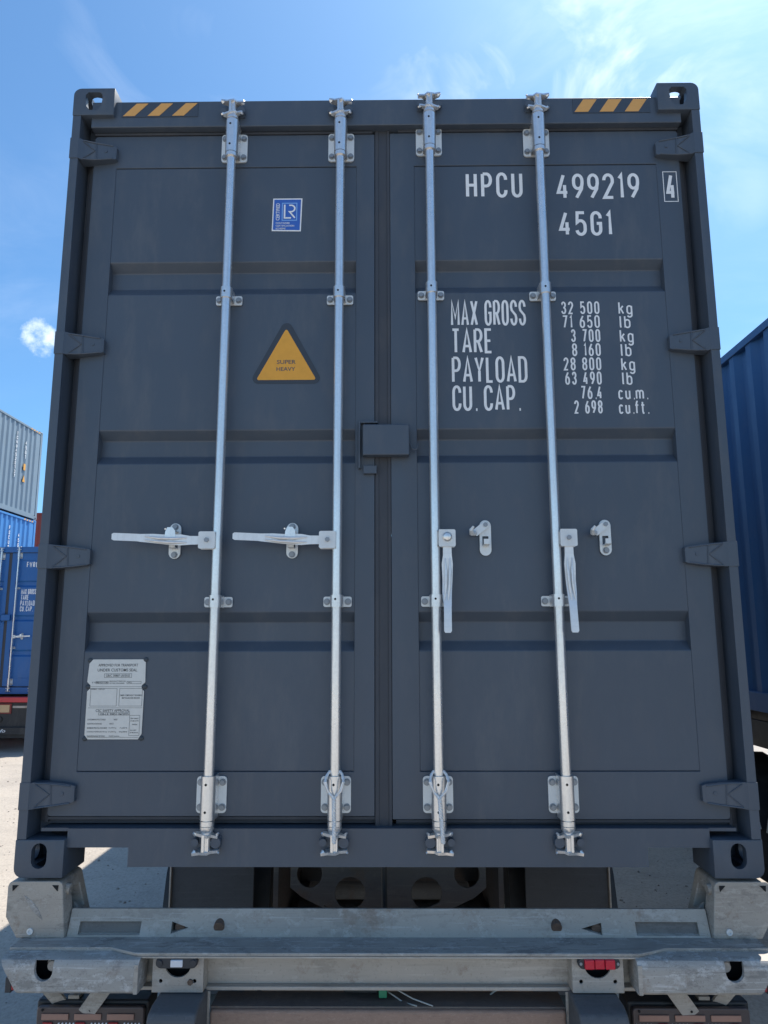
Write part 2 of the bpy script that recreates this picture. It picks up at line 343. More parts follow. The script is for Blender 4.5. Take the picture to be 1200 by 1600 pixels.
# ------------------------------------------------------------------ stroke lettering (narrow rounded capitals)
def arc(cx, cy, rx, ry, a0, a1, n=9): return [(cx + rx * math.cos(R(a0 + (a1 - a0) * k / n)), cy + ry * math.sin(R(a0 + (a1 - a0) * k / n))) for k in range(n + 1)]
K = 0.23
def ring(y0, y1, k=K): return ['c'] + arc(.5, y1 - k, .5, k, 0, 180) + arc(.5, y0 + k, .5, k, 180, 360)
G = {
 'H': (1, [[(0, 0), (0, 1)], [(1, 0), (1, 1)], [(0, .5), (1, .5)]]), 'P': (1, [[(0, 0), (0, 1)], [(.05, 1), (.5, 1)] + arc(.5, .73, .5, .27, 75, -90) + [(.05, .46)]]),
 'C': (1, [[(1, .73)] + arc(.5, 1 - K, .5, K, 0, 180) + arc(.5, K, .5, K, 180, 360) + [(1, .27)]]), 'U': (1, [[(0, 1)] + arc(.5, K, .5, K, 180, 360) + [(1, 1)]]),
 'G': (1, [[(1, .73)] + arc(.5, 1 - K, .5, K, 0, 180) + arc(.5, K, .5, K, 180, 360) + [(1, .5), (.55, .5)]]),
 'S': (1, [[(1, .75)] + arc(.5, 1 - K, .5, K, 0, 180) + [(0, .72), (.12, .6), (.88, .4), (1, .28)] + arc(.5, K, .5, K, 0, -180) + [(0, .25)]]),
 'O': (1, [ring(0, 1)]), '0': (1, [ring(0, 1)]), 'M': (1.25, [[(0, 0), (0, 1), (.5, .3), (1, 1), (1, 0)]]), 'A': (1.1, [[(0, 0), (.5, 1), (1, 0)], [(.16, .27), (.84, .27)]]),
 'X': (1.05, [[(0, 0), (1, 1)], [(0, 1), (1, 0)]]), 'R': (1, [[(0, 0), (0, 1)], [(.05, 1), (.5, 1)] + arc(.5, .74, .5, .26, 75, -90) + [(.05, .48)], [(.5, .48), (1, 0)]]),
 'T': (1, [[(0, 1), (1, 1)], [(.5, 1), (.5, 0)]]), 'E': (.9, [[(1, 1), (0, 1), (0, 0), (1, 0)], [(0, .5), (.85, .5)]]), 'Y': (1.05, [[(0, 1), (.5, .45), (1, 1)], [(.5, .45), (.5, 0)]]),
 'L': (.85, [[(0, 1), (0, 0), (1, 0)]]), 'D': (1, [['c', (0, 0), (0, 1), (.5, 1)] + arc(.5, 1 - K, .5, K, 80, 0) + arc(.5, K, .5, K, 0, -90)]), 'F': (.9, [[(1, 1), (0, 1), (0, 0)], [(0, .52), (.85, .52)]]),
 'N': (1, [[(0, 0), (0, 1), (1, 0), (1, 1)]]), 'W': (1.35, [[(0, 1), (.25, 0), (.5, .8), (.75, 0), (1, 1)]]),
 '1': (.55, [[(0, .84), (.75, 1), (.75, 0)]]), '2': (1, [[(0, .76)] + arc(.5, 1 - K, .5, K, 180, 0) + [(.98, .66), (0, 0), (1, 0)]]),
 '3': (1, [[(0, .80)] + arc(.5, .76, .48, .24, 170, -90) + [(.4, .52)], [(.5, .52)] + arc(.5, .26, .5, .26, 90, -170) + [(0, .22)]]),
 '4': (1.05, [[(.62, 1), (0, .24), (1, .24)], [(.72, 0), (.72, .56)]]), '5': (1, [[(.95, 1), (.12, 1), (.06, .55), (.3, .63)] + arc(.5, .37, .5, .26, 90, 0) + arc(.5, K, .5, K, 0, -170)]),
 '6': (1, [ring(0, .6, .24), [(0, .32), (.12, .62), (.72, 1)]]), '9': (1, [ring(.4, 1, .24), [(1, .68), (.88, .38), (.28, 0)]]),
 '7': (1, [[(0, 1), (1, 1), (.35, 0)]]), '8': (1, [ring(.53, 1, .22), ring(0, .53, .25)]),
 'k': (.8, [[(0, 0), (0, 1)], [(.95, .68), (0, .28)], [(.35, .44), (1, 0)]]), 'g': (.85, [ring(0, .68, .2), [(1, .68), (1, -.12)] + arc(.5, -.12, .5, .18, 0, -160)]),
 'l': (.3, [[(.3, 1), (.3, .1), (.9, 0)]]), 'b': (.85, [[(0, 1), (0, 0)], ring(0, .68, .2)]),
 'c': (.8, [arc(.5, .48, .5, .2, 25, 180) + arc(.5, .2, .5, .2, 180, 335)]), 'u': (.85, [[(0, .68)] + arc(.5, .2, .5, .2, 180, 360) + [(1, .68)], [(1, .3), (1, 0)]]),
 'm': (1.35, [[(0, 0), (0, .68)], [(0, .5)] + arc(.25, .5, .25, .18, 180, 0) + [(.5, 0)], [(.5, .5)] + arc(.75, .5, .25, .18, 180, 0) + [(1, 0)]]),
 'f': (.72, [[(1, 1), (.62, .98), (.4, .82), (.4, 0)], [(-.15, .68), (1.1, .68)]]), 't': (.72, [[(.4, .95), (.4, .15), (.6, 0), (1, 0)], [(-.15, .68), (1.1, .68)]]),
 '.': (.16, [[(.2, 0), (.8, 0)]]), ' ': (.55, []),
}
def ribbon(mb, pts, closed, t, y, bk):
    n = len(pts); vs = []; fs = []
    P = [Vector((a, b)) for a, b in pts]
    Q = [P[0]]
    for q in P[1:]:
        if (q - Q[-1]).length > 1e-5: Q.append(q)
    if closed and (Q[0] - Q[-1]).length < 1e-5: Q.pop()
    n = len(Q)
    for i in range(n):
        a = Q[i - 1] if (i or closed) else None; b = Q[(i + 1) % n] if (i < n - 1 or closed) else None
        d0 = (Q[i] - a).normalized() if a is not None else None; d1 = (b - Q[i]).normalized() if b is not None else None
        if d0 is None: d0 = d1
        if d1 is None: d1 = d0
        m = (d0 + d1); m = m.normalized() if m.length > 1e-6 else d0
        nn = Vector((-m.y, m.x)); c = max(0.45, nn.dot(Vector((-d0.y, d0.x)))); nn = nn * (t / 2 / c)
        for sgn in (1, -1):
            q = Q[i] + nn * sgn; vs.append((q.x, y, q.y))
    for i in range(n if closed else n - 1):
        j = (i + 1) % n; fs.append((2 * i, 2 * i + 1, 2 * j + 1, 2 * j))
    mb.add(vs, fs)
def stroke_text(mb, s, x0, x1, z0, z1, t, y, gap=0.42):
    """text fitted between x0..x1 and z0..z1 at depth y (faces -y)"""
    W = sum(G[c][0] for c in s) + gap * (len(s) - 1)
    u = (x1 - x0 - t) / W if True else 0
    # strokes have width: glyph box is shrunk by t
    u = (x1 - x0 - t * 0) / W; x = x0; h = z1 - z0
    for c in s:
        w = G[c][0] * u; gw = max(w - t, 0.0)
        if c == '.': gw = t * 0.9
        for k, st in enumerate(G[c][1]):
            closed = st[0] == 'c'; pts = st[1:] if closed else st
            ribbon(mb, [(x + t / 2 + a * gw, z0 + t / 2 + b * (h - t)) for a, b in pts], closed, t, y - 0.00025 * k, 0)
        x += w + gap * u
    return mb
def font_mesh(s, x0, x1, z0, z1, y, name, mat, parent, bold=0.0, rot=0.0, loc=(0, 0, 0), shear=0.0):
    c = bpy.data.curves.new('t', 'FONT'); c.body = s; c.offset = bold; c.resolution_u = 3; c.shear = shear
    o = bpy.data.objects.new('t', c); COL.objects.link(o); dg = bpy.context.evaluated_depsgraph_get(); dg.update()
    me = bpy.data.meshes.new_from_object(o.evaluated_get(dg)); bpy.data.objects.remove(o); me.name = name
    xs = [v.co.x for v in me.vertices]; ys = [v.co.y for v in me.vertices]
    ax, bx, ay, by = min(xs), max(xs), min(ys), max(ys)
    for v in me.vertices:
        a = (v.co.x - ax) / (bx - ax); b = (v.co.y - ay) / (by - ay)
        if rot: v.co = (x0 + (1 - b) * (x1 - x0), y, z0 + a * (z1 - z0))          # reads upwards
        else: v.co = (x0 + a * (x1 - x0), y, z0 + b * (z1 - z0))
    me.materials.clear()
    return link(name, me, mat, parent, loc)

# ------------------------------------------------------------------ ground
g = bpy.data.objects.new('ground', MB().add([(-300, -300, 0), (300, -300, 0), (300, 300, 0), (-300, 300, 0)], [(0, 1, 2, 3)]).mesh('ground', False))
COL.objects.link(g); g.data.materials.append(M['ground']); g['kind'] = 'structure'
pb = MB()
for i in range(5000):
    x = random.uniform(-9, 4.5); y = random.uniform(-1.5, 14)
    r = random.choice([.003, .004, .005, .007, .012]) * random.uniform(.7, 1.4)
    vs = []
    for k in range(6):
        t = k * math.pi / 3 + random.uniform(-.3, .3); vs.append((x + r * math.cos(t) * random.uniform(.7, 1.2), y + r * math.sin(t) * random.uniform(.7, 1.2), 0.0))
    top = [(x + (q[0] - x) * .6, y + (q[1] - y) * .6, r * random.uniform(.5, .9)) for q in vs]
    pb.add(vs + top, [tuple(range(6, 12))] + [(k, (k + 1) % 6, 6 + (k + 1) % 6, 6 + k) for k in range(6)])
po = obj('gravel', pb, 'pebble'); po['kind'] = 'stuff'; po['label'] = 'small loose stones scattered over the yard'; po['category'] = 'gravel'

# ------------------------------------------------------------------ containers: shared meshes
def casting_mesh(top):
    bm = bmesh.new(); bmesh.ops.create_cube(bm, size=1)
    for v in bm.verts: v.co = ((v.co.x + .5) * .162, (v.co.y + .5) * .178, (v.co.z + .5) * .118)
    # local x 0 = outer side, growing inwards; z 0..118 ; y 0 = rear
    def sel(fn): return [e for e in bm.edges if fn((e.verts[0].co + e.verts[1].co) / 2)]
    zf = .118 if top else 0.0
    e1 = sel(lambda c: abs(c.x) < 1e-4 and abs(c.z - zf) < 1e-4)
    bmesh.ops.bevel(bm, geom=e1, offset=.030, segments=5, affect='EDGES', profile=.5)
    bm.edges.ensure_lookup_table()
    sharp = [e for e in bm.edges if e.is_manifold and e.calc_face_angle() > 0.7]
    bmesh.ops.bevel(bm, geom=sharp, offset=.0035, segments=2, affect='EDGES', profile=.5)
    me = bpy.data.meshes.new('c'); bm.to_mesh(me); bm.free()
    cut = []
    cav = (0.026, 0.136, 0.026, 0.152, 0.0, 0.09) if top else (0.026, 0.136, 0.026, 0.152, 0.028, 0.118)
    zz = (.018, .090) if top else (.028, .100)
    cut.append(MB().box(.024, .138, .026, .154, *zz))
    if top:
        cut.append(MB().prism([(.066, .022), (.096, .022), (.110, .040), (.114, .066), (.114, .088), (.104, .099), (.058, .099), (.048, .088), (.048, .066), (.052, .040)], -.05, .06))
        cut.append(MB().prism(stadium(.081, .089, .063, .120), .06, .16, 'z'))
    else:
        cut.append(MB().prism(stadium(.081, .068, .051, .079), -.05, .06))
        cut.append(MB().prism(stadium(.081, .089, .063, .120), -.04, .06, 'z'))
    cut.append(MB().prism(stadium(.089, .059 if not top else .062, .063 if top else .079, .060 if top else .051), -.05, .06, 'x'))
    return boolmesh(me, cut, 'corner_casting')
CAST_T = casting_mesh(True); CAST_B = casting_mesh(False)
_cc = {}
def cast(top, mat, sx, sy, loc, par):
    k = (top, mat)
    if k not in _cc: me = (CAST_T if top else CAST_B).copy(); me.materials.append(M[mat]); _cc[k] = me
    return link('corner_casting', _cc[k], mat, par, loc, 0, (sx, sy, 1))

def corrugated(Ln, H, z0, z1, y0=.12, pitch=.278, dep=.036):
    """side wall sheet facing -x at x=0 (outer face), recesses inwards"""
    pts = []; y = y0
    while y + pitch < Ln - .12:
        pts += [(y, 0), (y + .072, 0), (y + .140, dep), (y + .210, dep)]; y += pitch
    pts += [(y, 0), (Ln - .12, 0)]
    vs = []; fs = []
    for (yy, xx) in pts: vs += [(xx, yy, z0), (xx, yy, z1)]
    for i in range(len(pts) - 1): fs.append((2 * i, 2 * i + 2, 2 * i + 3, 2 * i + 1))
    return MB().add(vs, fs)
SIDE = {}
def container(name, label, cat, loc, mat, rotz=0, Ln=12.192, H=2.896, doors=True, group=None, closed_rear=False):
    t = thing(name, label, cat, loc, group); t.rotation_euler = (0, 0, rotz)
    for sx in (1, -1):
        for (yy, sy) in ((0, 1), (Ln, -1)):
            cast(False, mat, -sx, sy, (sx * 1.219, yy, 0), t); cast(True, mat, -sx, sy, (sx * 1.219, yy, H - .118), t)
    W = corrugated(Ln, H, .16, H - .10)
    key = (mat, Ln, H)
    if key not in SIDE: me = W.mesh('side_wall', False); me.materials.append(M[mat]); SIDE[key] = me
    o = link('side_wall', SIDE[key], mat, t, (-1.205, 0, 0)); s = o.modifiers.new('s', 'SOLIDIFY'); s.thickness = .002
    o = link('side_wall', SIDE[key], mat, t, (1.205, 0, 0), 0, (-1, 1, 1)); s = o.modifiers.new('s', 'SOLIDIFY'); s.thickness = .002
    for sx in (1, -1):
        a, b = sorted((sx * 1.219, sx * 1.159))
        obj('top_side_rail', MB().box(a, b, .178, Ln - .178, H - .10, H - .040), mat, t, bev=.003)
        obj('bottom_side_rail', MB().box(a, b, .178, Ln - .178, .02, .16), mat, t, bev=.003)
        # front posts plain, rear posts a J section with a proud outer flange
        obj('corner_post', MB().box(a, b, Ln - .12, Ln - .004, .118, H - .118), mat, t, bev=.003)
        q = [(sx * 1.217, .002), (sx * 1.185, .002), (sx * 1.185, .100), (sx * 1.146, .100), (sx * 1.146, .135), (sx * 1.217, .135)]
        obj('corner_post', MB().prism(q, .118, H - .118, 'z'), mat, t, bev=.002)
    obj('roof', MB().box(-1.16, 1.16, .06, Ln - .05, H - .062, H - .052), mat, t)
    obj('floor', MB().box(-1.16, 1.16, .11, Ln - .05, .10, .15), 'under', t)
    obj('front_wall', MB().box(-1.16, 1.16, Ln - .06, Ln - .03, .14, H - .10), mat, t)
    obj('front_sill', MB().box(-1.057, 1.057, Ln - .10, Ln - .01, .03, .14), mat, t)
    cm = MB(); y = .5
    while y < Ln - .4: cm.box(-1.16, 1.16, y, y + .05, .03, .10); y += .45
    obj('cross_member', cm, 'under', t)['kind'] = 'stuff'
    # header and sill of the door end
    hp = [(.020, H - .158), (.020, H - .046), (.060, H - .046), (.120, H - .060), (.120, H - .158)]
    obj('door_header', MB().prism(hp, -1.152, 1.152, 'x'), mat, t, bev=.004)
    sill = MB()
    out = [(-1.057, .148), (-1.057, .089), (-.853, .089), (-.853, .029), (.853, .029), (.853, .089), (1.057, .089), (1.057, .148)]
    pl_ = MB().prism(out, .020, .030); pl_.dis = False; link('door_sill', pl_.mesh('door_sill', False), mat, t)
    for sx in (1, -1):
        a, b = sorted((sx * .853, sx * .847)); sill.box(a, b, .0301, .11, .029, .089)
        a, b = sorted((sx * 1.057, sx * .853)); sill.box(a, b, .0301, .11, .089, .095)
    sill.box(-1.15, 1.15, .0302, .14, .1375, .1478); sill.box(-.846, .846, .0302, .11, .0292, .037)
    obj('sill_rim', sill, mat, t)
    if closed_rear:
        obj('door', MB().box(-1.146, 1.146, .06, .10, .17, H - .17), mat, t)
    return t

# ------------------------------------------------------------------ door end assembly
REC = [(2.187, 2.157, 2.091, 2.055), (1.521, 1.489, 1.428, 1.395), (.858, .823, .756, .723)]
def panel_mesh():
    yb = .0578; yd = .091
    prof = [(yb, 2.585)]
    for a, b, c, d in REC: prof += [(yb, a), (yd, b), (yd, c), (yb, d)]
    prof += [(yb, .322), (.098, .322), (.098, 2.585)]
    return MB().prism(prof, .106, 1.062, 'x')
def hinge_mesh():
    mb = MB()
    st = [(1.2185, -.0012, .043, -.043), (1.186, -.0012, .043, -.043), (1.172, .012, .0425, -.0425), (1.145, .020, .041, -.040), (1.105, .026, .038, -.036), (1.062, .030, .032, -.030), (1.050, .036, .026, -.024)]
    vs = []; fs = []
    for x, y, a, b in st: vs += [(x, y, a), (x, y, b), (x, .058, b), (x, .058, a)]
    for i in range(len(st) - 1):
        for j in range(4): fs.append((4 * i + j, 4 * i + (j + 1) % 4, 4 * i + 4 + (j + 1) % 4, 4 * i + 4 + j))
    fs += [(0, 1, 2, 3), tuple(4 * (len(st) - 1) + j for j in (3, 2, 1, 0))]
    mb.add(vs, fs)
    for sg in (1, -1):
        mb.tube([(1.172, .011, sg * .039), (1.145, .019, sg * .037), (1.105, .025, sg * .033), (1.062, .029, sg * .027)], .0032, 8)
    mb.tube([(1.172, .010, .036), (1.128, .022, .002), (1.168, .012, -.034)], .0022, 6)
    mb.tube([(1.126, .021, .035), (1.122, .0225, -.033)], .0022, 6)
    mb.cyl((1.088, .030, .003), (1.088, .025, .003), .006, 12)
    return mb.mesh('hinge')
BEAR = {}
def zinc_plate_mesh(w, h, r): return MB().prism(rrect(-w / 2, w / 2, -h / 2, h / 2, r), .0475, .0535)
def shared(key, fn):
    if key not in BEAR:
        r = fn(); BEAR[key] = r.mesh('part') if isinstance(r, MB) else r
    return BEAR[key]
def saddle(r, w, h):
    """omega strap round the rod: half tube plus flanks down to the plate"""
    prof = [(r * math.cos(R(a)), -r * math.sin(R(a))) for a in range(0, 181, 15)]
    outer = [(r, .048)] + prof + [(-r, .048)]
    inner = [(-r + .0045, .048)] + [((r - .0045) * math.cos(R(a)), -(r - .0045) * math.sin(R(a))) for a in range(180, -1, -15)] + [(r - .0045, .048)]
    return MB().prism(outer + inner, -h / 2, h / 2, 'z')
def cam_mesh():
    """locking cam hanging below z=0 (rod end)"""
    m = MB(); m.lathe([(.017, .006), (.023, .002), (.023, -.006), (.019, -.014), (.014, -.018), (.013, -.078)], 20)
    def horn(z, w, tip):
        out = [(-w, -.012 + tip), (-w * .9, .002), (-.016, .012), (-.004, .020), (.012, .016), (w * .55, .004), (w, -.004 - tip), (w * .95, -.014), (w * .4, -.012), (.006, -.021), (-.012, -.017), (-w * .5, -.014)]
        A = Matrix.Translation((0, 0, z)) @ Matrix.Rotation(R(14), 4, 'X') @ Matrix.Rotation(R(tip * 1500), 4, 'Y')
        m.prism(out, -.0045, .0045, 'z', mat=A)
    horn(-.022, .040, .004); horn(-.074, .044, -.004)
    m.tube([(-.036, -.006, -.022), (-.040, -.012, -.016)], [.007, .004], 8); m.tube([(.036, -.008, -.022), (.041, -.013, -.016)], [.005, .003], 8)
    m.tube([(-.036, -.006, -.074), (-.043, -.012, -.080)], [.007, .004], 8); m.tube([(.038, -.008, -.074), (.045, -.013, -.078)], [.005, .003], 8)
    m.box(-.012, -.004, -.019, .0, -.074, -.022); m.box(.005, .010, -.016, .0, -.074, -.022)
    return m.mesh('locking_cam')
def keeper_mesh():
    m = MB(); m.prism(rrect(-.030, .046, -.066, -.030, .006), .014, .0205)
    m.cyl((.030, .018, -.048), (.030, -.006, -.048), .017, 16); m.cyl((-.038, .018, -.048), (-.038, -.004, -.048), .012, 16)
    return m.mesh('cam_keeper')
def bolt_mesh():
    m = MB(); m.cyl((0, .048, 0), (0, .0445, 0), .0115, 16); m.cyl((0, .0445, 0), (0, .0375, 0), .0085, 6); return m.mesh('bolt')
def hub_mesh():
    m = MB(); m.prism(rrect(-.029, .029, -.030, .030, (.004, .006, .006, .004)), -.018, -.0135); m.prism(rrect(-.029, .029, -.030, .030, (.004, .006, .006, .004)), .010, .0145)
    m.box(.0235, .029, -.0135, .010, -.022, .022)
    m.cyl((0, -.018, 0), (0, -.0205, 0), .0075, 14)
    return m.mesh('handle_hub')
def handle_mesh(Lh, dzf=1.0):
    """pressed handle running to -x from x=0; y is depth"""
    m = MB()
    st = [(.0, .013, -.013, 0), (-.045, .0135, -.0135, 0), (-.075, .0175, -.0165, .001), (-.130, .0155, -.0150, .003), (-.175, .0160, -.0125, .005), (-.215, .0125, -.0115, .007), (-.225, .012, -.011, .008), (-Lh + .006, .0125, -.0105, .010), (-Lh, .009, -.007, .010)]
    yy = [0, 0, 0, 0, -.002, -.012, -.014, -.022, -.022]
    vs = []; fs = []
    for (x, a, b, dz), y in zip(st, yy):
        dz *= dzf; a *= 1.12; b *= 1.12; vs += [(x, y - .006, a + dz), (x, y - .006, b + dz), (x, y + .002, b + dz), (x, y + .002, a + dz)]
    for i in range(len(st) - 1):
        for j in range(4): fs.append((4 * i + j, 4 * i + (j + 1) % 4, 4 * i + 4 + (j + 1) % 4, 4 * i + 4 + j))
    fs += [(0, 1, 2, 3), tuple(4 * (len(st) - 1) + j for j in (3, 2, 1, 0))]
    m.add(vs, fs)
    # raised rims either side of the pinched middle
    m.tube([(-.055, -.007, .009), (-.10, -.011, .006), (-.15, -.012, .007), (-.20, -.014, .013)], [.002, .005, .005, .002], 8)
    m.tube([(-.055, -.007, -.008), (-.10, -.011, -.008), (-.15, -.012, -.005), (-.20, -.014, .0)], [.002, .005, .005, .002], 8)
    return m.mesh('handle')
def catch_mesh():
    m = MB(); m.prism(stadium(0, 0, .041, .127, 10), .047, .053, holes=[rrect(-.011, .011, -.030, .006, .002, 2)])
    m.prism([(.047, -.030), (.022, -.030), (.012, -.026), (.012, -.008), (.016, -.008), (.018, -.022), (.024, -.0255), (.047, -.0255)], -.010, .010, 'x')
    return m.mesh('handle_catch')
def latch_mesh(open_):
    m = MB()
    if open_:
        A = Matrix.Translation((-.002, 0, .044)) @ Matrix.Rotation(R(-38), 4, 'Y')
        m.prism(rrect(-.048, .013, -.013, .013, (.012, .004, .004, .012)), .036, .041, mat=A)
        m.tube([A @ Vector((-.046, .038, 0)), A @ Vector((-.058, .020, .006)), A @ Vector((-.054, .006, .016)), A @ Vector((-.040, .002, .020))], [.010, .009, .007, .004], 8)
    else:
        m.prism([(-.018, -.008), (-.006, -.022), (.006, -.022), (.020, -.006), (.018, .016), (.008, .028), (-.010, .028), (-.016, .014)], -.0175, -.0125, mat=Matrix.Translation((0, 0, .012)))
        m.prism([(.047, .036), (-.010, .030), (-.0175, .014), (-.0125, .014), (-.006, .026), (.047, .031)], -.012, .012, 'x')
        m.tube([(-.018, .030, .040), (-.021, -.004, .036)], .003, 8)
    return m.mesh('latch')

def rod_set(t, xr, dz, mode, full=True, zm='zinc'):
    rod = obj('lock_rod', MB().cyl((0, 0, .17), (0, 0, 2.785 + dz), .0168, 24), zm, t, (xr, 0, 0))
    S = lambda n, k, fn, mat, loc, sc_=None, bev=0: link(n, shared((k, mat), fn), mat, rod, loc, bev, sc_)
    for zc, wv, hv in ((2.662 + dz, .101, .120), (.2495, .101, .118)):
        S('bearing_plate', ('bp', hv), lambda: zinc_plate_mesh(wv, hv, .012), 'zinc_plate', (0, 0, zc))
        S('bearing', ('bear'), lambda: saddle(.0242, 0, .138), 'zinc', (0, 0, zc + (.012 if zc > 1 else .0)))
        for q in (-.042, .044): S('pin_hole', 'hole', lambda: MB().cyl((0, -.0245, 0), (0, -.0235, 0), .0042, 12).mesh('pin_hole'), 'hole', (-.003, 0, zc + q + (.012 if zc > 1 else 0)))
        for a in (-.037, .037):
            for b in (-.040, .040): S('bolt', 'bolt', bolt_mesh, 'zinc_bolt', (a, 0, zc + b))
        zr = zc - .065 if zc > 1 else zc - .078
        S('collar', 'col', lambda: MB().lathe([(.0170, -.009), (.0235, -.009), (.0235, .006), (.0170, .006)], 24, cap=False).mesh('collar'), 'zinc', (0, 0, zr))
    for zc in (2.024 + dz * .7, .893):
        S('clamp_plate', 'cp', lambda: zinc_plate_mesh(.099, .036, .007), 'zinc_plate', (0, 0, zc))
        S('clamp', 'cl', lambda: saddle(.0215, 0, .042), 'zinc', (0, 0, zc + (.006 if zc > 1 else 0)))
        S('pin_hole', 'hole2', lambda: MB().cyl((0, -.0222, 0), (0, -.021, 0), .0038, 12).mesh('pin_hole'), 'hole', (-.003, 0, zc + .006))
        for a in (-.037, .037): S('bolt', 'bolt', bolt_mesh, 'zinc_bolt', (a, 0, zc))
    rz = 0 if dz < .01 else 1
    fx = 1 if xr < 0 else -1
    S('locking_cam', 'cam', cam_mesh, 'zinc', (0, 0, .158), (fx, 1, 1), 0)
    S('locking_cam', 'cam', cam_mesh, 'zinc', (0, 0, 2.752 + dz), (fx, 1, -.92), 0)
    S('cam_keeper', 'keep', keeper_mesh, t.get('mat', 'anthracite'), (0, 0, .158), (fx, 1, 1), 0)
    S('cam_keeper', 'keep', keeper_mesh, t.get('mat', 'anthracite'), (0, 0, 2.740 + dz), (fx, 1, -1), 0)
    if mode in ('left', 'right'):
        s = 1 if mode == 'left' else -1
        S('handle_hub', 'hub', hub_mesh, 'zinc_plate', (-s * .032, -.006, 1.104), (s, 1, 1))
        S('bolt', 'bolt', bolt_mesh, 'zinc_bolt', (-s * .032, -.068, 1.104))
        S('handle', 'han', lambda: handle_mesh(.310), 'zinc_forged', (-s * .048, -.010, 1.104), (s, 1, 1))
        S('handle_catch', 'cat', catch_mesh, 'zinc_plate', (-s * .163, 0, 1.110), (s, 1, 1))
        S('latch', 'latc', lambda: latch_mesh(False), 'zinc', (-s * .163, 0, 1.110), (s, 1, 1))
        for b in (-.050, .050): S('bolt', 'bolt', bolt_mesh, 'zinc_bolt', (-s * .163, 0, 1.110 + b))
    elif mode == 'down':
        S('handle_hub', 'hub', hub_mesh, 'zinc_plate', (.040, -.006, 1.108), (-1, 1, 1))
        if xr > .3: S('bolt', 'bolt', bolt_mesh, 'zinc_bolt', (.040, -.068, 1.108))
        if xr < .3: S('handle_bolt', 'hb', lambda: MB().lathe([(.017, 0), (.0165, .004), (.012, .009), (.004, .011)], 20, Matrix.Rotation(R(90), 4, 'X')).mesh('handle_bolt'), 'zinc', (.040, -.024, 1.112))
        h = S('handle', 'hand', lambda: handle_mesh(.310, .25), 'zinc_forged', (.040, -.012, 1.094)); h.rotation_euler = (0, R(-90), R(0))
        h.scale = (1, 1, 1 if xr < .3 else -1)
        xc = .181 if xr < .3 else .186
        S('handle_catch', 'cat', catch_mesh, 'zinc_plate', (xc, 0, 1.117))
        S('latch', 'lato', lambda: latch_mesh(True), 'zinc_plate', (xc, 0, 1.117))
        S('bolt', 'bolt', bolt_mesh, 'zinc_bolt', (xc, -.006, 1.117 + .046))
        if xr > .3: S('bolt', 'bolt', bolt_mesh, 'zinc_bolt', (xc, 0, 1.117 - .046))
    return rod
def door_end(t, mat, modes):
    t['mat'] = mat
    pm = shared(('panel', mat), lambda: panel_mesh().mesh('door_panel')); hm = shared(('hinge', mat), hinge_mesh)
    for sx in (-1, 1):
        zt, zb = (2.724, .178) if sx < 0 else (2.728, .168)
        fr = MB().prism(rrect(.042 if sx < 0 else .018, 1.146, zb, zt, (.012, .003, .003, .012) if 1 else 0), .055, .100, holes=[[(.1130, .3215), (1.055, .3215), (1.055, 2.5855), (.1130, 2.5855)]])
        me = fr.mesh('door')
        if sx < 0:
            for v in me.vertices: v.co.x = -v.co.x
            me.flip_normals()
        d = link('door', me, mat, t, bev=.0022)
        link('door_panel', pm, mat, d, scale=(sx, 1, 1), bev=.004)
        for zc in (2.637, 1.842, 1.052, .253): link('hinge', hm, mat, d, (0, 0, zc), .0015, (sx, 1, 1))
        # rubber seal round the leaf: two lips
        sl = MB(); a = 1.1465
        for k, (w0, w1, y0) in enumerate(((0, .012, .070), (.014, .024, .082), (.026, .036, .094))):
            x0, x1 = a + w0, a + w1
            sl.box(x0, x1, y0, y0 + .02, zb - .022, zt + .004)
        for k, (w0, w1, y0) in enumerate(((.002, .012, .062), (.014, .027, .078))):
            sl.box(.030, a, y0, y0 + .03, zb - w1, zb - w0)
            sl.box(.05, a, y0 - .012, y0 + .02, zt + w0, zt + min(w1, .010 if k == 0 else .020) + (.0 if k == 0 else .0) + .001)
        me = sl.mesh('door_seal'); 
        link('door_seal', me, 'gasket', d, scale=(sx, 1, 1), bev=.0015)
    cs = MB().prism(rrect(-.0415, .0175, .140, 2.742, .003), .0585, .105); cs.box(-.040, -.026, .0555, .07, .141, 2.741); cs.box(.006, .0172, .0545, .07, .1405, 2.7415)
    obj('centre_seal', cs, 'gasket', t, bev=.002)
    
    bx = MB(); bx.box(-.084, .084, .008, .046, 1.412, 1.527)
    lb = obj('lock_box', bx, mat, t, bev=.005)
    obj('lock_box_bracket', MB().box(-.100, -.093, .030, .0545, 1.370, 1.545).box(-.093, -.03, .030, .0545, 1.538, 1.545).box(-.082, -.034, .036, .0545, 1.351, 1.381), mat, lb, bev=.0015)
    obj('hook', MB().tube([(.086, .03, 1.462)] + [(.103 + .012 * math.cos(R(a)), .03, 1.450 + .013 * math.sin(R(a))) for a in range(180, 361, 20)] + [(.116, .03, 1.462)], .003, 8), mat, lb)
    for (x, dz, md) in zip((-.591, -.172, .171, .591), (0, 0, .022, .014), modes): rod_set(t, x, dz, md)

def lettering(name, items, y, parent, mat='white_print', label=None):
    mb = MB()
    for it in items: stroke_text(mb, *it[:5], it[5], y, it[6] if len(it) > 6 else .42)
    o = obj(name, mb, mat, parent)
    return o

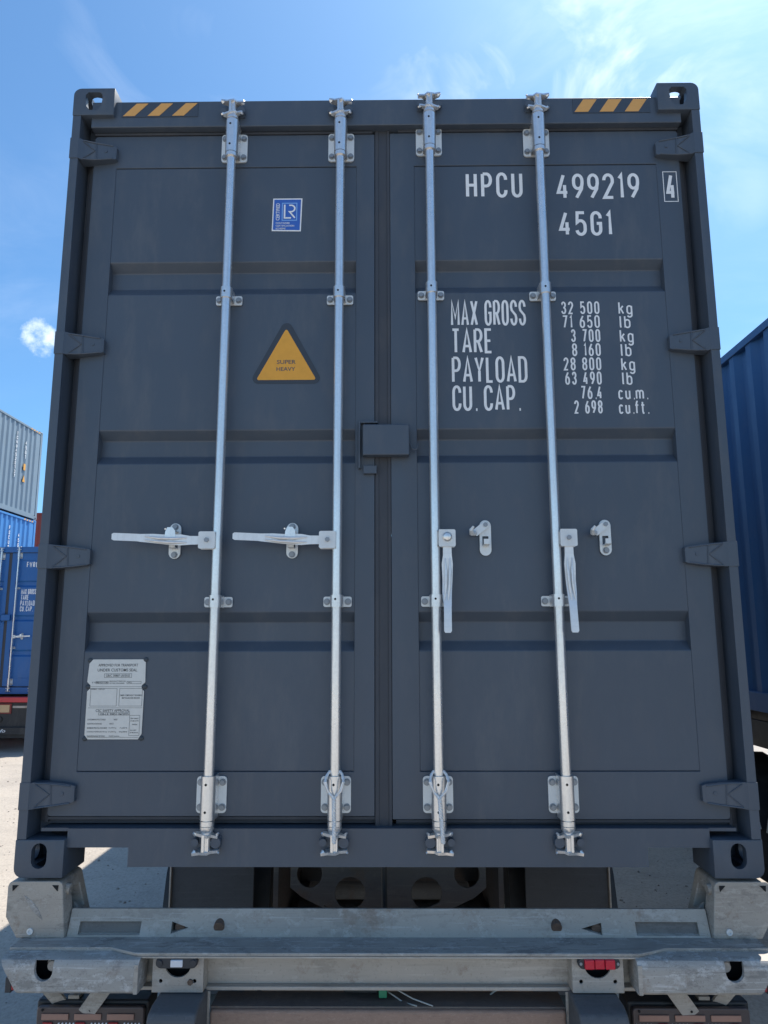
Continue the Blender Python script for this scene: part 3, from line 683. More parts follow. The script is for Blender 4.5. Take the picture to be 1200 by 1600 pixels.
main = container('shipping_container', 'dark grey container with its closed doors facing the viewer, marked HPCU, filling the picture', 'container', (0, 0, Z0), 'anthracite')
door_end(main, 'anthracite', ('left', 'left', 'down', 'down'))
YT = .0566; YF = .0538
lettering('owner_code', [('HPCU', .313, .533, 2.447, 2.555, .0125, .36)], YT, main)
lettering('serial_number', [('499219', .664, .985, 2.438, 2.547, .0125, .30)], YT, main)
cd = lettering('check_digit', [('4', 1.086, 1.123, 2.433, 2.540, .0125)], YF, main)
bo = MB()
for (a, b, c, d) in ((1.076, 1.131, 2.422, 2.425), (1.076, 1.131, 2.548, 2.551), (1.076, 1.079, 2.4251, 2.5479), (1.128, 1.131, 2.4251, 2.5479)): bo.add([(a, YF, c), (b, YF, c), (b, YF, d), (a, YF, d)], [(0, 1, 2, 3)])
obj('digit_frame', bo, 'white_print', cd)
lettering('size_code', [('45G1', .667, .872, 2.284, 2.387, .0125, .34)], YT, main)
for s, x1, z0, z1 in (('MAX GROSS', .527, 1.921, 2.024), ('TARE', .399, 1.812, 1.911), ('PAYLOAD', .525, 1.697, 1.800), ('CU. CAP.', .489, 1.589, 1.688)):
    lettering('weight_heading', [(s, .245, x1, z0, z1, .0088 if s[0] == 'M' else .0100, .20)], YT, main)
rows = [('32 500', .660, 'kg', .875, .927), ('71 650', .662, 'lb', .876, .917), ('3 700', .692, 'kg', .874, .925), ('8 160', .694, 'lb', .874, .914), ('28 800', .660, 'kg', .873, .924), ('63 490', .663, 'lb', .873, .911), ('76.4', .718, 'cu.m.', .856, .961), ('2 698', .692, 'cu.ft.', .855, .961)]
for i, (s, x0, u_, ux0, ux1) in enumerate(rows):
    z1 = 2.016 - i * .0555; z0 = z1 - .051
    x1_ = .804 - i * .0012; W_ = sum(G[c][0] for c in s) + .38 * (len(s) - 1); un = (x1_ - x0) / W_; xx = x0
    for wd in s.split(' '):
        ww = (sum(G[c][0] for c in wd) + .38 * (len(wd) - 1)) * un
        lettering('weight_figure', [(wd, xx, xx + ww, z0, z1, .0062, .38)], YT, main); xx += ww + (G[' '][0] + .76) * un
    lettering('weight_unit', [(u_, ux0, ux1, z0 - .002, z1 - .002, .0060, .34)], YT, main)
# hazard chevrons on the header
for x0, pitch, w, skew, n0 in ((-1.027, .0965, .046, .052, -1.033), (.738, .0975, .053, .036, .733)):
    bk = obj('chevron_sticker', MB().box(n0, n0 + .300, .0178, .0192, 2.781, 2.843), 'chevron_back', main)
    for k in range(3):
        a = x0 + k * pitch; z0, z1 = 2.785, 2.839
        obj('stripe', MB().prism([(a, z0), (a + w, z0), (a + w + skew, z1), (a + skew, z1)], .0166, .0176), 'chevron_yellow', bk)
# certification sticker
lr = obj('certification_sticker', MB().prism([(-.4385, 2.314), (-.326, 2.312), (-.322, 2.451), (-.4355, 2.451)], .0566, .0575), 'white_print', main)
obj('blue_field', MB().prism([(-.434, 2.319), (-.3305, 2.317), (-.327, 2.446), (-.431, 2.446)], .0560, .0564), 'lr_blue', lr)
b2 = MB(); x0, x1, z0, z1 = -.401, -.341, 2.356, 2.432
for (a, b, c, d) in ((x0, x1, z0, z0 + .004), (x0, x1, z1 - .004, z1), (x0, x0 + .004, z0 + .004, z1 - .004), (x1 - .004, x1, z0 + .004, z1 - .004)): b2.add([(a, .0554, c), (b, .0554, c), (b, .0554, d), (a, .0554, d)], [(0, 1, 2, 3)])
obj('frame', b2, 'lr_pale', lr)
b3 = MB(); ribbon(b3, [(-.390, 2.424), (-.390, 2.368), (-.365, 2.368)], False, .006, .0552, 0)
ribbon(b3, [(-.373, 2.421), (-.364, 2.421)] + arc(-.364, 2.4075, .0135, .0135, 80, -90, 8) + [(-.371, 2.394), (-.350, 2.368)], False, .006, .0549, 0)
obj('emblem', b3, 'white_print', lr)
font_mesh('CERTIFIED', -.4235, -.409, 2.358, 2.430, .0552, 'lettering', 'white_print', lr, rot=1, bold=.01)
for i, s in enumerate(('CONTAINER', 'CERTIFICATION', 'SCHEME')): font_mesh(s, -.4235, (-.369, -.352, -.385)[i], 2.343 - i * .0115, 2.350 - i * .0115, .0552, 'lettering', 'white_print', lr, bold=.01)
# warning triangle
def rtri(cx, ax, az, hw, bz, r):
    P = [Vector((ax, az)), Vector((cx - hw, bz)), Vector((cx + hw, bz))]; pts = []
    for i in range(3):
        a, b, c = P[i - 1], P[i], P[(i + 1) % 3]; d0 = (a - b).normalized(); d1 = (c - b).normalized(); bis = (d0 + d1).normalized()
        half = math.acos(max(-1, min(1, d0.dot(d1)))) / 2; o = b + bis * (r / math.sin(half)); L_ = r / math.tan(half)
        s0 = b + d0 * L_; s1 = b + d1 * L_; a0 = math.atan2((s0 - o).y, (s0 - o).x); a1 = math.atan2((s1 - o).y, (s1 - o).x)
        da = (a1 - a0 + math.pi) % (2 * math.pi) - math.pi
        for k in range(7): t_ = a0 + da * k / 6; pts.append((o.x + r * math.cos(t_), o.y + r * math.sin(t_)))
    return pts
tr = obj('warning_sticker', MB().prism(rtri(-.370, -.3725, 1.962, .140, 1.698, .022), .0564, .0575), 'sticker_black', main)
obj('amber_triangle', MB().prism(rtri(-.370, -.3735, 1.916, .112, 1.7125, .006), .0556, .0562), 'sticker_yellow', tr)
font_mesh('SUPER', -.406, -.336, 1.7745, 1.7905, .0550, 'lettering', 'ink', tr, bold=.012); font_mesh('HEAVY', -.407, -.337, 1.7475, 1.7625, .0550, 'lettering', 'ink', tr, bold=.012)

# approval plate
def csc():
    x0, x1, z0, z1 = -1.036, -.838, .428, .696
    out = [(x0 + .014, z1), (x1 - .010, z1), (x1, z1 - .010), (x1 + .0015, z0 + .19), (x1 - .010, z0 + .180), (x1 - .010, z0 + .170), (x1 - .001, z0 + .160), (x1 - .002, z0 + .018), (x1 - .014, z0), (x0 + .012, z0), (x0, z0 + .014), (x0, z0 + .160), (x0 + .010, z0 + .170), (x0 + .010, z0 + .180), (x0 - .002, z0 + .192), (x0 + .002, z1 - .014)]
    pl = obj('approval_plate', MB().prism(out, .0535, .0572), 'plate', main)
    for q in ((x0 + .003, z1 - .003), (x1 - .001, z1 - .001), (x0 + .001, z0 + .175), (x1, z0 + .175), (x0 + .001, z0 + .002), (x1 - .003, z0 + .003)):
        obj('rivet', MB().lathe([(.0085, 0), (.008, .003), (.004, .0055), (.0, .006)], 14, Matrix.Translation((q[0], .0572, q[1])) @ Matrix.Rotation(R(90), 4, 'X'), False), 'rivet', pl)
    y = .0530
    def ln(a, b, c, d): gl.add([(a, y, c), (b, y, c), (b, y, d), (a, y, d)], [(0, 1, 2, 3)])
    gl = MB(); w = .0011
    def fr(a, b, c, d):
        ln(a, b, c, c + w); ln(a, b, d - w, d); ln(a, a + w, c + w, d - w); ln(b - w, b, c + w, d - w)
    fr(x0 + .056, x1 - .046, z1 - .062, z1 - .048); fr(x0 + .028, x0 + .072, z1 - .083, z1 - .074); fr(x1 - .062, x1 - .012, z1 - .083, z1 - .074)
    fr(x0 + .012, x0 + .104, z0 + .110, z0 + .170); fr(x0 + .112, x1 - .006, z0 + .110, z0 + .170); fr(x0 + .044, x1 - .046, z0 + .080, z0 + .089)
    fr(x1 - .046, x1 - .010, z0 + .012, z0 + .080); ln(x0 + .006, x1 - .004, z0 + .104, z0 + .105); ln(x0 + .006, x1 - .006, z0 + .175, z0 + .176); ln(x0 + .01, x1 - .014, z0 + .006, z0 + .007)
    obj('printed_frame', gl, 'ink', pl)
    T = [('APPROVED FOR TRANSPORT', .034, -.026, -.024, -.015), ('UNDER CUSTOMS SEAL', .032, -.028, -.041, -.031), ('GB/C 30807 LR/2025', .062, -.052, -.059, -.051),
         ('TYPE', .014, -.158, -.081, -.076), ('40 HIGH CUBE', .032, -.128, -.081, -.076), ('MANUFACTURERS NO', .076, -.066, -.076, -.072), ('OF THE CONTAINER', .076, -.070, -.083, -.079), ('HPCU', .140, -.045, -.081, -.076),
         ('OWNER', .010, -.165, -.103, -.098), ('HPCU', .040, -.138, -.103, -.098), ('TIMBER COMPONENT TREATMENT', .114, -.006, -.124, -.119), ('IM/TAILEILEUM 400/2025', .122, -.014, -.133, -.128),
         ('CSC SAFETY APPROVAL', .034, -.046, -.177, -.168), ('GB-LR 30851 04/2025', .050, -.050, -.1885, -.181),
         ('DATE MANUFACTURED', .008, -.128, -.205, -.200), ('04/2025', .098, -.088, -.205, -.200), ('IDENTIFICATION NO', .008, -.140, -.219, -.214), ('HPCU', .084, -.100, -.219, -.214),
         ('MAXIMUM OPERATING GROSS MASS', .008, -.122, -.233, -.228), ('32,500 kg', .082, -.090, -.233, -.228), ('71,650 lb', .120, -.052, -.233, -.228),
         ('ALLOWABLE STACKING LOAD FOR 1.8g', .008, -.122, -.246, -.241), ('216,000 kg', .080, -.090, -.246, -.241), ('476,200 lb', .118, -.052, -.246, -.241),
         ('TRANSVERSE RACKING TEST FORCE', .008, -.128, -.260, -.255), ('150,000 newtons', .084, -.078, -.260, -.255), ('FIRST MAINT', .156, -.014, -.201, -.197), ('EXAM DATE', .156, -.014, -.209, -.205), ('04/2030', .162, -.018, -.221, -.217), ('EACH NEXT', .156, -.020, -.240, -.236), ('30 MONTHS', .156, -.014, -.248, -.244)]
    for s, a, b, c, d in T: font_mesh(s, x0 + a, x1 + b, z1 + c, z1 + d, .0528, 'lettering', 'ink', pl, bold=.006)
csc()

# braided wire loops on two rods
def braid(name, label, x, dx):
    t = thing(name, label, 'wire', (x, -.03, Z0 + .30), 'braided wire loops hanging on the lock rods')
    pts = []
    for a in range(-90, 271, 18):
        ca, sa = math.cos(R(a)), math.sin(R(a))
        w = .030 * (1 if sa > 0 else (1 + sa * .85)); pts.append((x * 0 + w * ca, .002 + (.038 * max(0, sa)) - .006, .004 + .034 * sa + (-.018 if sa < -.2 else 0)))
    lp = MB()
    for ph in (0, math.pi):
        q = [Vector(pt) + Vector((.0022 * math.cos(i * 2.1 + ph), .0022 * math.sin(i * 2.1 + ph), 0)) for i, pt in enumerate(pts)]; lp.tube(q, .0040, 6)
    obj('loop', lp, 'wire', t)
    st = MB()
    for ph in (0, 2.09, 4.19):
        q = []
        for i in range(70):
            z = -.045 - i * .0020; xx = dx * i / 70
            q.append((xx + .0040 * math.cos(i * .5 + ph), -.008 + .0040 * math.sin(i * .5 + ph), z))
        st.tube(q, .0036, 6)
    obj('tail', st, 'wire', t)
braid('wire_loop', 'braided steel wire looped round the second lock rod from the left', -.172, .002)
braid('wire_loop', 'braided steel wire looped round the third lock rod from the left', .171, .010)

# ------------------------------------------------------------------ trailer chassis under the main container
tr_ = thing('semi_trailer', 'weathered galvanised trailer chassis carrying the dark grey container, rear beam and bumper facing the viewer', 'trailer', (0, 0, 0))
ZL = (0, 0, Z0)
def part(name, mb, mat, bev=.003, parent=None, cut=None, seg=2):
    me = mb.mesh(name)
    if cut: me = boolmesh(me, cut, name)
    return link(name, me, mat, parent if parent is not None else tr_, ZL if parent is None else (0, 0, 0), bev, None, seg)
# rear beam: sloping upper face, flange, lower web
beam = [(.045, -.106), (.054, -.106), (.118, -.135), (.118, -.300), (-.015, -.300), (-.015, -.1905), (.012, -.1905), (.012, -.178)]
cut = []
for s in (1, -1):
    tri = [(s * .60, -.143), (s * .60, -.190), (s * .655, -.190), (s * .70, -.168), (s * .655, -.148)]
    cut.append(MB().prism([(s * .690, -.142), (s * .625, -.157), (s * .690, -.174)] if s > 0 else [(-.700, -.140), (-.700, -.172), (-.645, -.156)], -.02, .07))
    cut.append(MB().hexa([(s * .80, .008, -.176), (s * 1.0, .008, -.176), (s * 1.0, .03, -.172), (s * .80, .03, -.172), (s * .80, .018, -.142), (s * 1.0, .018, -.142), (s * 1.0, .040, -.138), (s * .80, .040, -.138)]))
cut.append(MB().box(-.012, .010, -.05, .03, -.232, -.200))
M['worn_dark'] = worn('dark_worn_steel', (0.17, 0.165, 0.15), (0.26, 0.25, 0.23), (0.09, 0.085, 0.08), 0.35, scuff=0.3, dark=0.5)
for s in (1, -1): part('dark_recess_floor', MB().hexa([(s * .801, .026, -.1755), (s * .999, .026, -.1755), (s * .999, .034, -.172), (s * .801, .034, -.172), (s * .801, .0375, -.1425), (s * .999, .0375, -.1425), (s * .999, .044, -.138), (s * .801, .044, -.138)]), 'worn_dark', 0)  # insert coloured darker than the beam face around each recess
bm_ = part('rear_beam', MB().prism(beam, -1.035, 1.035, 'x'), 'worn_blue', .003, cut=cut)
for s in (1, -1):
    part('beam_bolt', MB().cyl((s * .545, .045, -.145), (s * .545, .016, -.154), .017, 20), 'rusty', .003)
    part('pocket_bolt', MB().cyl((s * .675, .065, -.156), (s * .675, .030, -.160), .016, 16), 'rusty', .003)
part('beam_web', MB().prism([(-.565, -.300), (.565, -.300), (.565, -.192), (-.565, -.192)], -.0235, -.0155, holes=[[(-.012, -.226), (.010, -.226), (.010, -.200), (-.012, -.200)]]), 'worn_steel', .002)
bf = part('bottom_flange', MB().box(-.80, .80, -.045, .115, -.312, -.3005), 'worn_steel', .003)
# folded flange that runs the full width
fl = [(-1.178, -.068), (-1.178, .020), (1.178, .020), (1.178, -.068), (.860, -.068), (.770, -.108), (-.770, -.108), (-.860, -.068)]
part('beam_flange', MB().prism(fl, -.190, -.180, 'z'), 'worn_lip', .003)
part('flange_lip', MB().box(-.765, .765, -.1085, -.1025, -.1955, -.1902), 'worn_steel', .001)
part('flange_lip', MB().box(-1.16, -.860, -.069, -.062, -.200, -.1902), 'worn_bumper', .001); part('flange_lip', MB().box(.860, 1.16, -.069, -.062, -.200, -.1902), 'worn_bumper', .001)
def wing(s):
    prof = [(-.040, -.190), (-.070, -.1895), (-.104, -.1905), (-.119, -.195), (-.1275, -.205), (-.130, -.222), (-.128, -.280), (-.120, -.288), (-.040, -.288)]
    m = MB(); vs = []; n = len(prof)
    for q in (0, .10, .2, .42):
        for (y, z) in prof:
            xo = 1.180 - max(0, (-.188 - z)) * .62
            vs.append((s * (xo - q * (xo - .752) / .42 if q else xo), y, z + (0.0)))
    fs = []
    for i in range(3):
        for j in range(n): fs.append((i * n + j, i * n + (j + 1) % n, (i + 1) * n + (j + 1) % n, (i + 1) * n + j))
    fs += [tuple(range(n)), tuple(3 * n + j for j in reversed(range(n)))]
    m.add(vs, fs)
    cx = s * 1.040 if s < 0 else 1.042
    u = [(cx - .028, -.196), (cx + .028, -.196), (cx + .028, -.215)] + [(cx + .028 * math.cos(R(a)), -.222 + .030 * math.sin(R(a))) for a in range(0, -181, -20)] + [(cx - .028, -.215)]
    w = part('bumper_wing', m, 'worn_bumper', .0015, cut=[MB().prism(u, -.2, -.10), MB().box(cx - .085, cx + .085, -.1165, -.046, -.274, -.1975)])
    part('recess_bolt', MB().cyl((cx + .012 * (1 if s < 0 else -1), -.055, -.222), (cx + .012 * (1 if s < 0 else -1), -.098, -.222), .015, 18).cyl((cx + .012 * (1 if s < 0 else -1), -.056, -.222), (cx + .012 * (1 if s < 0 else -1), -.080, -.222), .024, 6), 'worn_steel', .002)
    part('dark_recess_floor', MB().box(cx - .084, cx + .084, -.0475, -.0465, -.273, -.198), 'hole', 0)  # near-black sheet paints the shade at the back of the hollow wing
    part('recess_bottom_shade', MB().box(cx - .084, cx + .084, -.1160, -.0480, -.2735, -.2725), 'hole', 0)  # same near-black shade painted along the bottom of the hollow
    part('bumper_edge', MB().box(*sorted((s * .7525, s * .765)), -.1305, -.125, -.287, -.205), 'worn_steel', .001)
    # side marker reflector at the outer low corner
    part('side_reflector', MB().box(*sorted((s * 1.112, s * 1.140)), -.118, -.080, -.282, -.252), 'red_dark', .003)
    part('reflector_housing', MB().box(*sorted((s * 1.1405, s * 1.160)), -.116, -.070, -.290, -.246), 'lamp_body', .003)
    # plate that carries the marker lamp
    x0, x1 = sorted((s * .565, s * .722))
    cxx = (x0 + x1) / 2
    hole = [(cxx + .040 * math.cos(R(a)), -.222 + .036 * math.sin(R(a))) for a in range(0, -181, -15)]
    part('lamp_plate', MB().prism([(x0, -.300), (x1, -.300), (x1, -.192), (x0, -.192)], -.086, -.078, holes=[hole, [(cxx - .052 + .006 * math.cos(R(a)), -.268 + .006 * math.sin(R(a))) for a in range(0, 360, 45)], [(cxx + .052 + .006 * math.cos(R(a)), -.268 + .006 * math.sin(R(a))) for a in range(0, 360, 45)]]), 'worn_steel', .002)
    part('plate_flange', MB().box(x0, x0 + .006, -.078, -.015, -.300, -.192), 'worn_steel', .001)
    part('plate_flange', MB().box(x1 - .006, x1, -.078, -.015, -.300, -.192), 'worn_steel', .001)
    part('cavity_shade', MB().box(x0 + .007, x1 - .007, -.040, -.030, -.296, -.193), 'hole', 0)  # near-black slab paints the shade seen through the plate's opening
    lm = part('marker_lamp', MB().prism(stadium(cxx, -.2085, .128, .033, 6), -.108, -.0862), 'lamp_body', .003)
    if s > 0:
        for k in range(3): part('red_lens', MB().box(cxx - .046 + k * .0312, cxx - .0165 + k * .0312, -.118 + .002 * (k == 1), -.1055, -.222, -.195), 'red_lens', .003, lm)
    else:
        part('clear_lens', MB().box(cxx - .017, cxx + .020, -.114, -.1055, -.219, -.199), 'white_lens', .002, lm)
        part('end_cap', MB().cyl((cxx - .052, -.1055, -.2085), (cxx - .052, -.113, -.2085), .010, 14).cyl((cxx + .052, -.1055, -.2085), (cxx + .052, -.113, -.2085), .010, 14), 'lamp_body', .001, lm)
    for a in (-.056, .056):
        if s > 0: part('screw', MB().cyl((cxx + a, -.1055, -.2085), (cxx + a, -.1105, -.2085), .0045, 10), 'zinc_bolt', 0, lm)
    if s < 0: part('rusty_bolt', MB().cyl((cxx + .040, -.086, -.270), (cxx + .040, -.093, -.270), .009, 6), 'rusty', .001)
    # rubber buffer
    bx0, bx1 = sorted((s * .556, s * .700))
    prof = [(-.050, -.303), (-.150, -.303), (-.190, -.312), (-.203, -.328), (-.207, -.590), (-.050, -.590)]
    bo_ = part('rubber_buffer', MB().prism(prof, bx0, bx1, 'x'), 'rubber', .010, seg=3, cut=[MB().cyl((cxx + .035, -.3, -.368), (cxx + .035, -.17, -.368), .0085, 14)])
    part('buffer_mount', MB().box(bx0 - .006, bx1 + .006, -.049, -.046, -.560, -.3125), 'worn_steel', .002)
    # underrun bar with combination lamp
    lx0, lx1 = sorted((s * .765, s * (1.105 if s < 0 else 1.130)))
    ub_ = part('underrun_bar', MB().box(lx0 - .01, lx1 + .008, .012, .105, -.470, -.352), 'black', .008)
    lb = part('rear_lamp', MB().prism(rrect(lx0, lx1, -.520, -.362, .012), -.010, .011), 'smoked', .005)
    nb = 3; wl = (lx1 - lx0 - .03) / nb
    for k in range(nb):
        a = lx0 + .018 + k * wl
        part('amber_strip', MB().box(a, a + wl - .018, -.0155, -.0102, -.398, -.380), 'amber_dirty', .002, lb)
        q = a + .004 if s < 0 else a + wl - .052
        sk = .022 * (1 if s < 0 else -1)
        part('red_stripe', MB().prism([(q, -.404), (q + .030, -.404), (q + .030 + sk, -.462), (q + sk, -.462)], -.0155, -.0102), 'red_dark', .002, lb)
        dm = MB()
        for i in range(5):
            for j in range(4): dm.cyl((q + .052 * (1 if s < 0 else -1) + (0 if s < 0 else .03) + s * 0 + i * .0115 * (1 if s < 0 else -1), -.0104, -.408 - j * .014), (q + .052 * (1 if s < 0 else -1) + (0 if s < 0 else .03) + i * .0115 * (1 if s < 0 else -1), -.0135, -.408 - j * .014), .0028, 8)
        part('reflector_dots', dm, 'white_lens', 0, lb)['kind'] = 'stuff'
    part('lamp_screw', MB().cyl((lx0 + .02, -.011, -.370), (lx0 + .02, -.014, -.370), .004, 8), 'hole', 0, lb)
    part('lamp_screw', MB().cyl(((lx0 + lx1) / 2, -.011, -.370), ((lx0 + lx1) / 2, -.014, -.370), .004, 8), 'hole', 0, lb)
    for o_ in (lb, ub_): o_.location.z -= .013
    # struts between bumper and underrun
    def strut(a, b, w):
        a = Vector(a); b = Vector(b); d = (b - a).normalized(); u = d.cross(Vector((0, 1, 0))).normalized() * w / 2; e = Vector((0, .006, 0))
        part('strut', MB().hexa([a - u - e, a + u - e, a + u + e, a - u + e, b - u - e, b + u - e, b + u + e, b - u + e]), 'worn_steel', .001)
    strut((s * 1.10, -.02, -.285), (s * 1.02, .04, -.415), .040)
    strut((s * .870, -.03, -.285), (s * .965, .0, -.415), .050)
    part('bracket_clip', MB().box(*sorted((s * .985, s * 1.02)), .02, .06, -.374, -.355).cyl((s * 1.0, .04, -.355), (s * 1.015, .03, -.335), .006, 8), 'worn_steel', .001)
    # corner support with the twistlock, cast, tapered
    zo = -.185
    a = [(s * 1.225, .002, zo + .045), (s * 1.225, .170, zo + .045), (s * 1.062, .002, -.006), (s * 1.062, .170, -.006)]
    outl = [(s * 1.195, -.181), (s * 1.234, -.118), (s * 1.234, -.026), (s * 1.230, -.016), (s * 1.220, -.010), (s * 1.068, -.010), (s * 1.058, -.016), (s * 1.054, -.026), (s * 1.040, -.181)]
    m = MB(); n = len(outl); vs = [(x, .004, z) for x, z in outl]; vs += [((x if abs(x) > 1.1 else x - s * (.028 if z < -.1 else -.002)), .165, z) for x, z in outl]
    fs = [tuple(range(n)), tuple(range(2 * n - 1, n - 1, -1))] + [(i, (i + 1) % n, n + (i + 1) % n, n + i) for i in range(n)]
    m.add(vs, fs)
    cutr = [MB().box(*sorted((s * .95, s * 1.10)), .055, .125, -.120, -.050)]
    sup = part('corner_support', m, 'cast', .004, cut=cutr, seg=3)
    part('twistlock_core', MB().box(*sorted((s * 1.10, s * 1.108)), .05, .13, -.125, -.045), 'rusty', 0)
    part('side_boss', MB().cyl((s * 1.062, .035, -.040), (s * 1.040, .035, -.042), .016, 18), 'cast', .002)
    gs = MB(); A_ = Vector((-1.178, -.052)); B_ = Vector((-1.112, -.128)); d_ = (B_ - A_); n_ = Vector((-d_.y, d_.x)).normalized(); q_ = []
    for k in range(9): q_.append(A_ + d_ * k / 8 + n_ * .010 * math.sin(math.pi * k / 8))
    for k in range(7, 0, -1): q_.append(A_ + d_ * k / 8 - n_ * .008 * math.sin(math.pi * k / 8))
    gs.prism([(a_.x, a_.y) for a_ in q_], .0025, .0055)
    if s < 0: part('scar', gs, 'worn_bumper', .0015)
    part('support_screw', MB().lathe([(.010, 0), (.010, .004), (.005, .004), (.005, .001), (.0, .001)], 14, Matrix.Translation((s * (1.150 if s < 0 else 1.09), .0035, -.160)) @ Matrix.Rotation(R(90), 4, 'X'), False), 'zinc_plate', 0)
    for q in (1.208, 1.078): part('lug', MB().prism([(s * q - .010, -.022), (s * q + .010, -.022), (s * (q) - s * .008 * (1 if q < 1.1 else -1) , -.040)], .0015, .006), 'hole', 0)
    part('gusset', MB().prism([(s * 1.052, -.100), (s * .975, -.170), (s * .975, -.182), (s * 1.052, -.182)], .09, .104), 'worn_steel', .002)
    # frame rails, mud guards, wheels
    part('frame_rail', MB().box(*sorted((s * .44, s * .46)), .60, 11.8, -.42, -.04).box(*sorted((s * .39, s * .51)), .60, 11.8, -.435, -.42).box(*sorted((s * .39, s * .51)), .60, 11.8, -.04, -.022), 'under', 0)
    part('mud_flap', MB().box(*sorted((s * .72, s * 1.155)), 1.62, 1.635, -1.05, -.30), 'flap', .002)
    part('sunlit_flap_edge', MB().box(*sorted((s * 1.1555, s * 1.163)), 1.60, 1.66, -1.05, -.30), 'worn_steel', .001)  # pale strip paints the sunlight caught on the flap's outer edge
    for yc in (2.35, 3.66, 4.97):
        for xw in (.80, 1.09):
            wm = shared('tyre', lambda: MB().lathe([(.30, -.13), (.47, -.13), (.50, -.11), (.515, -.07), (.515, .07), (.50, .11), (.47, .13), (.30, .13)], 40, Matrix.Rotation(R(90), 4, 'Y'), False).mesh('tyre'))
            rm = shared('rim', lambda: MB().lathe([(.0, -.02), (.12, -.02), (.14, .02), (.24, .02), (.27, -.09), (.30, -.10), (.30, .10), (.27, .09)], 32, Matrix.Rotation(R(90), 4, 'Y'), False).mesh('rim'))
            wh = link('tyre', wm, 'tyre', tr_, (s * xw, yc, .515)); link('rim', rm, 'worn_steel', wh)
        gm = MB(); q = [(yc + .60 * math.cos(R(a)), -.785 + .60 * math.sin(R(a))) for a in range(10, 171, 16)]; q2 = [(yc + .59 * math.cos(R(a)), -.785 + .59 * math.sin(R(a))) for a in range(170, 9, -16)]
        gm.prism(q + q2, *sorted((s * .66, s * 1.24)), 'x'); part('mudguard', gm, 'black', 0)
for s in (-1, 1): wing(s)
for yc in (2.35, 3.66, 4.97): part('axle', MB().cyl((-.75, yc, -.785), (.75, yc, -.785), .07, 20), 'under')
# perforated cross member seen in the gap, air lines, plates
xm = [(-.385, -.04), (-.385, -.20), (-.34, -.235), (-.20, -.30), (-.16, -.335), (.16, -.335), (.20, -.30), (.34, -.235), (.385, -.20), (.385, -.04)]
def circ(cx, cz, r, n=16): return [(cx + r * math.cos(2 * math.pi * k / n), cz + r * math.sin(2 * math.pi * k / n)) for k in range(n)]
part('cross_member', MB().prism(xm, .55, .562, holes=[circ(-.15, -.22, .060), (circ(.15, -.22, .060)), circ(-.31, -.15, .05), circ(.31, -.15, .05)]), 'under', .002)
part('cross_member', MB().box(-.438, .438, 1.35, 1.37, -.42, -.05), 'under', .002)
part('air_tank', MB().lathe([(.0, -.45), (.10, -.44), (.14, -.40), (.14, .40), (.10, .44), (.0, .45)], 24, Matrix.Translation((0, .95, -.52)) @ Matrix.Rotation(R(90), 4, 'Y'), False), 'under')
part('air_hose', MB().tube([(-.015, .30, -.02), (-.012, .31, -.2), (-.016, .30, -.42)], .011, 10), 'black')
part('air_hose', MB().tube([(-.25, .5, -.25), (-.15, .49, -.31), (-.05, .5, -.325), (.05, .5, -.30), (.2, .5, -.24)], .006, 8), 'under')
part('back_plate', MB().box(-.52, .52, .36, .372, -.56, -.36), 'under', .002)
part('support_stay', MB().box(-.006, .006, .25, .262, -.55, -.33, Matrix.Translation((-.45, 0, 0)) @ Matrix.Translation((0, 0, -.44)) @ Matrix.Rotation(R(-28), 4, 'Y') @ Matrix.Translation((0, 0, .44))), 'black')
# muddy bar between the buffers
part('cross_bar', MB().box(-.548, .548, -.06, .06, -.470, -.362), 'mud', .010, seg=3)
part('cross_bar_edge', MB().box(-.548, .548, -.045, .055, -.3618, -.356), 'under', .001)
part('junction_box', MB().box(-.14, -.03, .02, .08, -.349, -.314), 'black', .006)
part('green_plug', MB().box(-.028, -.002, -.01, .045, -.349, -.318), 'green', .003)
part('cable', MB().tube([(-.004, .02, -.330), (.03, .0, -.328), (.08, -.02, -.345), (.14, -.05, -.352)], .0022, 8), 'cable', 0)
part('cable', MB().tube([(-.004, .02, -.340), (.02, .0, -.345), (.05, -.01, -.36), (.09, -.05, -.352)], .0022, 8), 'cable', 0)
part('cable', MB().tube([(.40, .04, -.305), (.38, .03, -.325), (.34, .03, -.345), (.32, .04, -.366)], .003, 8), 'cable', 0)
for s in (-1, 1):
    obj('landing_leg', MB().box(*sorted((s * .60, s * .72)), 9.0, 9.12, .02, 1.0), 'under', tr_)
part('king_pin_plate', MB().box(-.6, .6, 10.6, 12.0, -.12, -.06), 'under')
obj('support_block', MB().box(-.45, .45, 10.7, 11.6, 0, 1.10), 'under', tr_, bev=.01)

